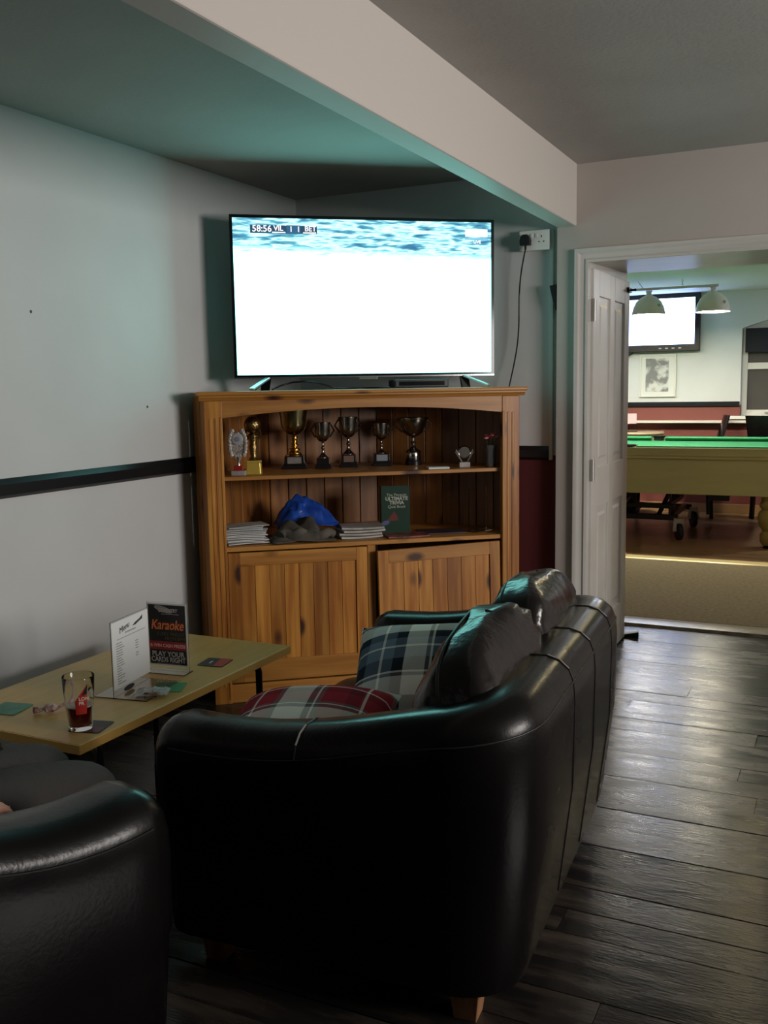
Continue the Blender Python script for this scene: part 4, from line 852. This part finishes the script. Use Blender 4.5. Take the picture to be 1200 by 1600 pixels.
def badge(u, v):
    a = math.radians(-62+44*u); z = 0.05+0.085*v; lim = 0.052+0.052*u if False else 0
    r = 0.0333+(z-0.05)*0.115+0.0048; return (r*math.cos(a), r*math.sin(a), z)
bm1 = MB().grid(lambda u, v: badge(u, v*(0.45+0.55*u)), 10, 6).build('badge', BADGE, pt)
MB().grid(lambda u, v: tuple(Vector(badge(0.55+0.45*u, 0.62+(0.33*u)*v+0.05*u))*1.006), 6, 4).build('badge_tip', mat('badge_black', (0.02, 0.015, 0.015), 0.4), pt)
for body, vz in (('LON', 0.55), ('PR', 0.40)):
    p = badge(0.55, vz); a = math.radians(-62+44*0.5)
    text_part('badge_text', body, mat('badge_text_white', (0.7, 0.6, 0.5), 0.5), pt, 0.013, (p[0]*1.02-0.008*math.cos(a+PI/2)*1.0, p[1]*1.02-0.008*math.sin(a+PI/2), p[2]-0.006), (PI/2, 0, a+PI/2), bold=0.0003, depth=0.0001)
# beer mats
def beermat(label, x, y, rz, m, m2=None, s=0.094, z=TZ):
    o = MB().prism(roundpoly(-s/2, s/2, -s/2, s/2, 0.008), 0.0, 0.0016).build('beer_mat', m, loc=(x, y, z+0.0004), rot=(0, 0, rz))
    tag(o, label, 'beer mat')
    if m2: MB().prism([(-s/2+.003, -s/2+.003), (s/2-.003, -s/2+.003), (s/2-.003, 0.0), (-s/2+.003, -0.012)], 0.0016, 0.0019).build('printed_half', m2, o)
    return o
MBLK = mat('beer_mat_black', (0.02, 0.014, 0.014), 0.5); MRED = mat('beer_mat_red', (0.42, 0.03, 0.02), 0.5); MGRN = mat('beer_mat_green', (0.05, 0.17, 0.11), 0.55, col2=(0.09, 0.24, 0.16), nscale=25)
beermat('black and maroon beer mat under the pint glass', -1.862, 1.945, 0.25, MBLK, mat('beer_mat_maroon', (0.12, 0.02, 0.025), 0.5))
o = beermat('red and black beer mat near the far table corner', -1.915, 2.60, math.radians(100), MBLK, MRED)
MB().box(-0.015, 0.01, 0.012, 0.017, 0.0016, 0.002).build('print_mark', PAPER, o)
beermat('green beer mat at the left frame edge of the table', -2.195, 1.965, math.radians(12), MGRN, s=0.10)
beermat('green beer mat partly under the clear plastic packet', -1.885, 2.315, math.radians(25), mat('beer_mat_bright_green', (0.05, 0.26, 0.09), 0.5, col2=(0.12, 0.2, 0.14), nscale=20))
# sweet wrapper (twisted)
wr_ = MB().tube([(-0.045, 0.0, 0.012), (-0.030, 0.006, 0.010), (-0.018, 0.002, 0.012), (-0.008, 0, 0.014), (0.010, 0, 0.015), (0.022, 0.004, 0.013), (0.032, 0.010, 0.016), (0.05, 0.020, 0.022), (0.062, 0.028, 0.030)],
    [0.010, 0.009, 0.004, 0.013, 0.013, 0.005, 0.004, 0.008, 0.007], 9).build('sweet_wrapper', mat('wrapper_foil', (0.62, 0.50, 0.46), 0.35, col2=(0.20, 0.05, 0.05), nscale=45, bump=0.8, bscale=120), loc=(-2.055, 1.985, TZ+0.001), rot=(0, 0, math.radians(38)))
tag(wr_, 'twisted pinkish sweet wrapper on the table behind the glass', 'wrapper')
# clear acrylic holders
def holder(name, label, loc, rz, w_, h_, foot, lean=0.0):
    t = thing(name, label, 'sign', loc, rz)
    MB().box(-w_/2, w_/2, 0.0, 0.0022, 0.003, h_).xf(Matrix.Rotation(-lean, 4, 'X')).build('upright_back', ACRYLIC, t)
    MB().box(-w_/2, w_/2, -foot, foot*0.65, 0.0, 0.003).build('foot', ACRYLIC, t)
    return t
# karaoke sign faces the camera side of the table
ks = holder('karaoke_sign', 'black karaoke flyer with red band in an acrylic stand', (-1.995, 2.455, TZ+0.0005), math.radians(7), 0.152, 0.234, 0.035)
MB().box(-0.074, 0.074, -0.0016, -0.0006, 0.020, 0.230).build('flyer_sheet', PAPER, ks)
MB().box(-0.069, 0.069, -0.0021, -0.0016, 0.025, 0.225).build('flyer_print', mat('flyer_black', (0.012, 0.010, 0.011), 0.5), ks)
MB().box(-0.069, 0.069, -0.0025, -0.0021, 0.074, 0.102).build('red_band', mat('flyer_red', (0.30, 0.022, 0.022), 0.5), ks)
def ktext(body, z, size, m, x=0.0, **kw): return text_part('flyer_text', body, m, ks, size, (x, -0.0028, z-0.028), (PI/2, 0, 0), align='CENTER', depth=0.0002, **kw)
FOR = mat('neon_orange_print', (0.80, 0.22, 0.07), 0.5); FWH = mat('flyer_white', (0.50, 0.48, 0.47), 0.5); FPK = mat('flyer_pink', (0.80, 0.40, 0.38), 0.5); FOL = mat('flyer_olive', (0.10, 0.075, 0.035), 0.5); FGR = mat('flyer_grey', (0.30, 0.30, 0.30), 0.5)
MB().box(-0.060, 0.062, -0.0024, -0.0021, 0.142, 0.168).build('neon_glow_print', mat('flyer_dark_red', (0.10, 0.014, 0.008), 0.6), ks)
ktext('Karaoke', 0.171, 0.046, FOR, shear=0.25, sx=0.78, bold=0.0004)
ktext('EVERY FRIDAY', 0.150, 0.016, FOL, x=0.012); ktext('FROM 8PM', 0.135, 0.016, FOL, x=0.028)
ktext('& WIN CASH PRIZES', 0.111, 0.0150, FPK, bold=0.0004, sx=0.97)
ktext('PLAY YOUR', 0.080, 0.0235, FWH, bold=0.0005, sx=0.98); ktext('CARDS RIGHT', 0.061, 0.0235, FWH, bold=0.0005, sx=0.86)
MB().prism([(-0.012+0.034*math.cos(2*PI*k/24), 0.210+0.010*math.sin(2*PI*k/24)-0.008*math.cos(2*PI*k/24)) for k in range(24)], -0.0024, -0.0021, 'y').build('logo_swoosh', FGR, ks)
ktext('COVENTRY', 0.229, 0.017, FWH, x=0.004, shear=0.2, bold=0.0003, sx=0.8); MB().box(-0.02, 0.045, -0.0026, -0.0021, 0.1935, 0.1955).build('logo_underline', FGR, ks)
MB().box(-0.045, 0.045, -0.0025, -0.0021, 0.0275, 0.0285).build('small_print', FGR, ks)
# menu turned sideways
ms = holder('menu_stand', 'white printed menu in a clear acrylic stand by the pint', (-1.985, 2.262, TZ+0.0005), math.radians(99), 0.21, 0.236, 0.11)
MB().box(-0.104, 0.104, -0.0016, -0.0006, 0.024, 0.232).build('menu_sheet', mat('menu_paper', (0.66, 0.68, 0.67), 0.6), ms)
def mline(x0, x1, z, h_=0.003, m=GREY_INK): MB().box(x0, x1, -0.0022, -0.0016, z-0.026, z-0.026+h_).build('menu_line', m, ms)
text_part('menu_heading', 'Menu', INK, ms, 0.026, (-0.062, -0.0024, 0.190), (PI/2, math.radians(-12), 0), shear=0.3, depth=0.0002)
MB().prism([(0.012, 0.199), (0.03, 0.207), (0.055, 0.213), (0.072, 0.221), (0.070, 0.209), (0.05, 0.205), (0.03, 0.199)], -0.0022, -0.0016, 'y').build('menu_fork_drawing', INK, ms)
mline(-0.03, 0.03, 0.212, 0.004); mline(-0.075, 0.085, 0.200, 0.002)
random.seed(11)
for k in range(17):
    z = 0.188-0.0078*k; mline(-0.082, -0.082+random.uniform(0.02, 0.045), z, 0.0028)
    if k in (2, 3, 4, 5, 7, 8): mline(0.025, 0.040, z, 0.0028)
MB().prism([(-0.02+0.03*math.cos(2*PI*k/20), 0.012+0.008*math.sin(2*PI*k/20)) for k in range(20)], -0.0008, -0.0003, 'y').build('stand_logo', INK, ms)
# crumpled clear packet
pk = MB().grid(lambda a, b_: ((a-0.5)*0.10, (b_-0.5)*0.075, 0.008+0.014*abs(noise.noise(Vector((a*6, b_*5, 3))))+0.012*math.sin(PI*a)*math.sin(PI*b_)), 14, 12).build('clear_packet', mat('clear_crinkled_film', (0.62, 0.64, 0.65), 0.12, alpha=0.45, bump=1.0, bscale=60), loc=(-1.885, 2.235, TZ+0.001), rot=(0, 0, 0.5))
pk.modifiers.new('thickness', 'SOLIDIFY').thickness = 0.001
tag(pk, 'crumpled clear plastic packet in front of the menu stand', 'packet')
MB().box(-0.02, 0.02, -0.034, -0.028, 0.003, 0.018).build('packet_label', mat('packet_label_print', (0.45, 0.33, 0.25), 0.5, col2=(0.1, 0.05, 0.04), nscale=80), pk)

# ------------------------------------------------------------------ snooker table
snx0, snx1, sny0, sny1 = -3.10, -0.43, 8.60, 10.25
st = thing('snooker_table', 'olive painted snooker table with green cloth and turned legs', 'snooker table', ((snx0+snx1)/2, (sny0+sny1)/2, 0))
lx, ly = (snx1-snx0)/2, (sny1-sny0)/2
OLIVE = mat('olive_varnished_wood', (0.46, 0.44, 0.23), 0.4, col2=(0.40, 0.38, 0.20), nscale=5, stretch=(0.3, 1, 2))
CLOTH = mat('green_baize', (0.03, 0.17, 0.075), 0.9, spec=0.1); CLOTHD = mat('green_cushion_baize', (0.05, 0.26, 0.12), 0.85, spec=0.1)
MB().box(-lx+0.10, lx-0.10, -ly+0.10, ly-0.10, 0.80, 0.835).build('playing_bed', CLOTH, st)
for s_ in (-1, 1):
    MB().box(-lx, lx, s_*ly-(0.10 if s_ > 0 else 0), s_*ly+(0.10 if s_ < 0 else 0), 0.785, 0.866).build('wooden_rail', OLIVE, st, bevel=0.012, seg=3)
    MB().box(s_*lx-(0.10 if s_ > 0 else 0), s_*lx+(0.10 if s_ < 0 else 0), -ly+0.10, ly-0.10, 0.785, 0.866).build('wooden_rail', OLIVE, st, bevel=0.012, seg=3)
    for x0, x1 in ((-lx+0.17, -0.07), (0.07, lx-0.17)):
        y0 = s_*(ly-0.10); 
        MB().prism([(s_*(ly-0.012), 0.867), (s_*(ly-0.012), 0.874), (s_*(ly-0.16), 0.874), (s_*(ly-0.165), 0.865), (s_*(ly-0.13), 0.835), (s_*(ly-0.1), 0.835)], x0, x1, 'x').build('cushion', CLOTHD, st)
    MB().prism([(s_*(lx-0.012), 0.867), (s_*(lx-0.012), 0.874), (s_*(lx-0.16), 0.874), (s_*(lx-0.165), 0.865), (s_*(lx-0.13), 0.835), (s_*(lx-0.1), 0.835)], -ly+0.17, ly-0.17, 'y').build('cushion', CLOTHD, st)
    # aprons
    MB().box(-lx+0.03, lx-0.03, s_*(ly-0.045)-0.02, s_*(ly-0.045)+0.02, 0.455, 0.785).build('apron', OLIVE, st, bevel=0.004)
    MB().box(-lx+0.02, lx-0.02, s_*(ly-0.03)-0.022, s_*(ly-0.03)+0.022, 0.765, 0.790).build('moulding', OLIVE, st, bevel=0.006)
    MB().box(s_*(lx-0.045)-0.02, s_*(lx-0.045)+0.02, -ly+0.05, ly-0.05, 0.455, 0.785).build('apron', OLIVE, st, bevel=0.004)
PK = mat('pocket_leather', (0.02, 0.016, 0.014), 0.5)
for px_, py_ in ((-lx+.1, -ly+.1), (lx-.1, -ly+.1), (-lx+.1, ly-.1), (lx-.1, ly-.1), (0, -ly+.075), (0, ly-.075)):
    MB().lathe([(0.072, 0.878), (0.075, 0.884), (0.062, 0.884), (0.058, 0.86), (0.05, 0.76), (0, 0.75)], 20, (px_, py_, 0)).build('pocket', PK, st, smooth=50)
for sx in (-1, 1):
    for sy in (-1, 1):
        cx, cy = sx*(lx-0.14), sy*(ly-0.14)
        lg = MB().box(cx-0.095, cx+0.095, cy-0.095, cy+0.095, 0.45, 0.78).build('corner_block', OLIVE, st, bevel=0.005)
        p_ = [(0.070, 0.03), (0.088, 0.06), (0.088, 0.12), (0.068, 0.15), (0.10, 0.20), (0.112, 0.26), (0.100, 0.31), (0.076, 0.335), (0.098, 0.365), (0.092, 0.39), (0.078, 0.41), (0.09, 0.45)]
        MB().lathe(p_, 28, (cx, cy, 0)).build('leg', mat('golden_turned_wood', (0.30, 0.23, 0.07), 0.35), st, smooth=50)
        MB().lathe([(0.06, 0), (0.062, 0.012), (0.04, 0.03)], 20, (cx, cy, 0)).build('levelling_foot', BLACK_METAL, st, smooth=50)
MB().box(0.69, 0.86, -ly+0.05, -ly+0.12, 0.405, 0.458).build('coin_box', BLACK_METAL, st, bevel=0.003)
# mover trolley under the table
tr = thing('table_trolley', 'black steel table-moving trolley on castors beneath the snooker table', 'trolley', (-1.86, 9.40, 0))
def tbar(nm, a, b_, s=0.04, p=tr): return MB().bar(a, b_, s, s).build(nm, BLACK_METAL, p, bevel=0.003)
for sy in (-0.42, 0.42): tbar('lower_rail', (-0.55, sy, 0.20), (0.48, sy, 0.20), 0.05); tbar('upper_rail', (-0.5, sy*0.75, 0.43), (0.40, sy*0.75, 0.43), 0.045)
for sx in (-0.5, 0.0, 0.42): tbar('cross_bar', (sx, -0.42, 0.21), (sx, 0.42, 0.21), 0.045)
for sx in (-0.45, -0.05, 0.33):
    for sy in (-0.38, 0.38): tbar('strut', (sx-0.03, sy, 0.21), (sx+0.06, sy*0.8, 0.43), 0.032)
for sx in (-0.30, 0.30): tbar('mid_rail', (sx*1.3, -0.40, 0.31), (sx*1.3, 0.40, 0.31), 0.04)
tbar('mid_rail', (-0.45, -0.40, 0.30), (0.45, -0.40, 0.30), 0.04)
MB().tube([(-0.12, -0.42, 0.16), (0.02, -0.3, 0.36)], 0.010, 8).build('jack_handle', STEEL, tr)
MB().lathe([(0.05, 0.16), (0.055, 0.18), (0.055, 0.40), (0.03, 0.42)], 16, (0.02, -0.25, 0)).build('jack', BLACK_METAL, tr, smooth=50)
for wx_, wy_ in ((0.50, -0.47), (0.50, 0.42), (-0.55, -0.42), (-0.55, 0.42)):
    wz = 0.078
    w0 = MB().lathe([(0.0, -0.022), (0.05, -0.022), (0.076, -0.018), (0.078, 0), (0.076, 0.018), (0.05, 0.022), (0, 0.022)], 24).xf(Matrix.Translation((wx_, wy_, wz)) @ Matrix.Rotation(0.5, 4, 'Z') @ Matrix.Rotation(PI/2, 4, 'Y')).build('castor_wheel', mat('castor_rubber', (0.015, 0.015, 0.015), 0.6), tr, smooth=40)
    MB().bar((wx_-0.03, wy_, wz), (wx_-0.02, wy_, 0.2), 0.012, 0.05).bar((wx_+0.03, wy_, wz), (wx_+0.02, wy_, 0.2), 0.012, 0.05).bar((wx_-0.035, wy_, 0.19), (wx_+0.035, wy_, 0.19), 0.06, 0.02).build('castor_fork', STEEL, w0)

# ------------------------------------------------------------------ lamps over the snooker table
LY = 9.40
bar_ = thing('lamp_bar', 'white suspended bar carrying dome lamps above the snooker table', 'lamp bar', (-1.75, LY, 2.3025))
MB().box(-0.95, 0.62, -0.02, 0.02, -0.012, 0.012).build('bar', mat('white_enamel_bar', (0.75, 0.76, 0.76), 0.35), bar_, bevel=0.004)
for cx in (-0.62, 0.30):
    for k in range(4): 
        M_ = Matrix.Translation((cx, 0, 0.022+0.018*k)) @ Matrix.Rotation(PI/2*(k % 2), 4, 'Z')
        MB().tube([tuple(M_ @ Vector((0.007*math.cos(a*PI/6), 0, 0.014*math.sin(a*PI/6)))) for a in range(12)], 0.0022, 5, closed=True).build('chain_link', STEEL, bar_)
MB().tube([(-0.06, 0.01, 0.012), (-0.09, 0.01, 0.05), (-0.11, 0.01, 0.08)], 0.003, 5).build('flex', mat('pale_flex', (0.5, 0.5, 0.5), 0.5), bar_)
DOME = mat('white_enamel_dome', (0.80, 0.79, 0.80), 0.35)
LAMP = emis('lamp_diffuser', (1.0, 0.90, 0.68), 190.0)
for k, (lx_, lab) in enumerate(((-1.755, 'white dome lamp hanging in front of the far television'), (-1.175, 'white dome lamp to the right of the far television'), (-2.34, 'white dome lamp hidden by the open door at the bar end'))):
    t = thing('dome_lamp', lab, 'lamp', (lx_, LY, 2.065), 0, 'dome lamps over the snooker table')
    outp = [(0.155, 0.0), (0.150, 0.03), (0.138, 0.075), (0.115, 0.12), (0.08, 0.155), (0.045, 0.175), (0.025, 0.185), (0.022, 0.215), (0.0, 0.216)]
    inp = [(0.0, 0.168), (0.04, 0.166), (0.076, 0.148), (0.11, 0.115), (0.133, 0.073), (0.145, 0.03), (0.150, 0.0)]
    MB().lathe(inp+outp, 32).build('shade', DOME, t, smooth=50)
    MB().lathe([(0.0, 0.024), (0.115, 0.024), (0.12, 0.018), (0.10, 0.008), (0.0, 0.004)], 28).build('diffuser', LAMP, t, smooth=60)
    MB().lathe([(0.02, 0.206), (0.03, 0.21), (0.03, 0.222), (0.0, 0.224)], 16).build('ceiling_cap', DOME, t, smooth=50)
    MB().superq((0.11, -0.085, 0.08), (0.03, 0.02, 0.024), 0.6, 0.6, 8, 12).build('switch_knob', STEEL, t, smooth=50)
# ceiling lights out of view, added to brighten the snooker room
for cx, cy, lab in ((-0.35, 6.75, 'unseen warm ceiling light added near the doorway of the snooker room'), (-3.6, 9.6, 'unseen ceiling light added at the left end of the snooker room'), (0.9, 9.7, 'unseen ceiling light added at the right end of the snooker room')):
    t = thing('added_ceiling_light', lab, 'ceiling light', (cx, cy, 2.385), 0, 'added ceiling lights of the snooker room')
    MB().lathe([(0.0, -0.055), (0.10, -0.05), (0.15, -0.02), (0.155, 0.0)], 28).build('diffuser', emis('added_warm_diffuser', (1.0, 0.80, 0.44), 40.0) if cy < 8 else emis('added_white_diffuser', (0.88, 0.92, 1.0), 125.0), t, smooth=60)
    MB().lathe([(0.165, -0.015), (0.17, 0.0)], 28).build('trim_ring', DOME, t)

# ------------------------------------------------------------------ far wall things
t2 = thing('wall_television', 'bright television mounted high on the far wall of the snooker room', 'television', (-2.02, FARY-0.10, 1.765))
MB().box(-0.53, 0.53, 0.0, 0.07, 0.0, 0.62).build('casing', BLACK_PLASTIC, t2, bevel=0.006)
MB().box(-0.47, 0.475, -0.004, 0.001, 0.075, 0.57).build('screen', screen_mat('far_screen', 'far'), t2)
MB().box(-0.15, 0.15, 0.07, 0.10, 0.2, 0.4).build('wall_mount', BLACK_METAL, t2)
for k in range(4): MB().box(0.10+0.07*k, 0.13+0.07*k, -0.002, 0.0, 0.03, 0.04).build('control_button', STEEL, t2)
MB().tube([(-0.45, 0.05, 0.0), (-0.38, 0.06, -0.05), (-0.25, 0.06, -0.04), (-0.18, 0.05, 0.0)], 0.006, 6).build('cable', BLACK_PLASTIC, t2, smooth=60)
pf = thing('framed_picture', 'white framed black and white picture under the wall television', 'picture', (-1.94, FARY-0.025, 1.27))
WF = mat('white_picture_frame', (0.66, 0.68, 0.64), 0.4)
for x0, x1, z0, z1 in ((-0.20, -0.178, 0, 0.47), (0.178, 0.20, 0, 0.47), (-0.178, 0.178, 0, 0.022), (-0.178, 0.178, 0.448, 0.47)): MB().box(x0, x1, 0, 0.024, z0, z1).build('frame', WF, pf, bevel=0.003)
MB().box(-0.178, 0.178, 0.010, 0.022, 0.022, 0.448).build('mount_board', mat('mount_board', (0.72, 0.73, 0.72), 0.7), pf)
MB().box(-0.13, 0.12, 0.008, 0.010, 0.06, 0.425).build('print', mat('mottled_grey_print', (0.03, 0.04, 0.045), 0.5, col2=(0.62, 0.64, 0.62), nscale=11, lo=0.44, hi=0.58), pf)
MB().box(-0.178, 0.178, 0.003, 0.006, 0.022, 0.448).build('glazing', mat('picture_glass', (1, 1, 1), 0.03, alpha=0.12), pf)
# chairs by the far wall
def dining_chair(label, x, y, rz):
    t = thing('dining_chair', label, 'chair', (x, y, 0), rz, 'chairs along the far wall')
    MB().superq((0, 0, 0.46), (0.44, 0.44, 0.10), 0.4, 0.3, 12, 28).build('seat', LEATHER, t, smooth=60)
    rings = []
    for i in range(9):
        s_ = i/8; z = 0.46+0.62*s_; yb = 0.19+0.10*s_+0.05*s_*s_*math.sin(s_*2); w_ = 0.21-0.02*s_; th = 0.03-0.008*s_
        rings.append([(w_*math.cos(2*PI*k/20), yb+th*math.sin(2*PI*k/20)*1.0+0.02*math.cos(2*PI*k/20)**2, z) for k in range(20)])
    MB().loft(rings).build('backrest', LEATHER, t, smooth=50)
    for sx in (-0.18, 0.18):
        for sy in (-0.18, 0.18): MB().bar((sx, sy, 0.43), (sx*1.05, sy*1.1, 0), 0.038, 0.038).build('leg', BLACK_METAL, t)
    return t
dining_chair('black leather dining chair behind the snooker table centre pocket side', -1.50, 10.60, math.radians(-78))
dining_chair('black leather dining chair below the far window', -0.62, 10.66, math.radians(150))
# tall pub table and acrylic stand at the left of the far wall
t = thing('pub_table', 'light topped pub table behind the snooker table', 'table', (-2.08, 10.68, 0))
MB().lathe([(0.0, 0.87), (0.27, 0.87), (0.28, 0.885), (0.27, 0.90), (0, 0.90)], 32).build('tabletop', mat('light_brown_top', (0.35, 0.28, 0.17), 0.4), t, smooth=40)
MB().lathe([(0.03, 0.03), (0.03, 0.87)], 14).build('pedestal', BLACK_METAL, t, smooth=40); MB().lathe([(0.22, 0), (0.22, 0.015), (0.03, 0.04), (0, 0.04)], 24).build('foot', BLACK_METAL, t, smooth=40)
t = thing('leaflet_stand', 'clear leaflet stand on the pub table', 'sign holder', (-2.15, 10.62, 0.90), 0.2)
MB().box(-0.07, 0.07, 0, 0.003, 0.003, 0.22).build('upright', ACRYLIC, t); MB().box(-0.07, 0.07, -0.05, 0.05, 0, 0.003).build('foot', ACRYLIC, t)
MB().box(-0.06, 0.06, -0.002, 0.0, 0.09, 0.20).build('leaflet', mat('pale_pink_leaflet', (0.6, 0.45, 0.5), 0.6), t)
# camera bracket at the ceiling
t = thing('ceiling_camera', 'small grey security camera under the snooker room ceiling', 'camera', (-0.62, 9.6, 2.385))
MB().lathe([(0.03, -0.02), (0.03, 0)], 14).tube([(0, 0, -0.02), (0, -0.02, -0.07)], 0.008, 8).build('bracket', STEEL, t, smooth=40)
MB().box(-0.03, 0.03, -0.09, 0.03, -0.12, -0.07).build('body', mat('grey_camera_plastic', (0.25, 0.25, 0.26), 0.4), t, bevel=0.006)

# small marks: nail holes on the left wall
for k, (y_, z_) in enumerate(((3.285, 1.357), (2.66, 1.72))):
    o = MB().superq((0, 0, 0), (0.006, 0.012, 0.012), 1, 1, 6, 8).build('wall_plug', mat('grey_wall_plug', (0.10, 0.09, 0.08), 0.7), loc=(XL, y_, z_))
    tag(o, ('small grey wall plug beside the cabinet top' if k == 0 else 'small grey wall plug in the upper left wall'), 'wall plug')
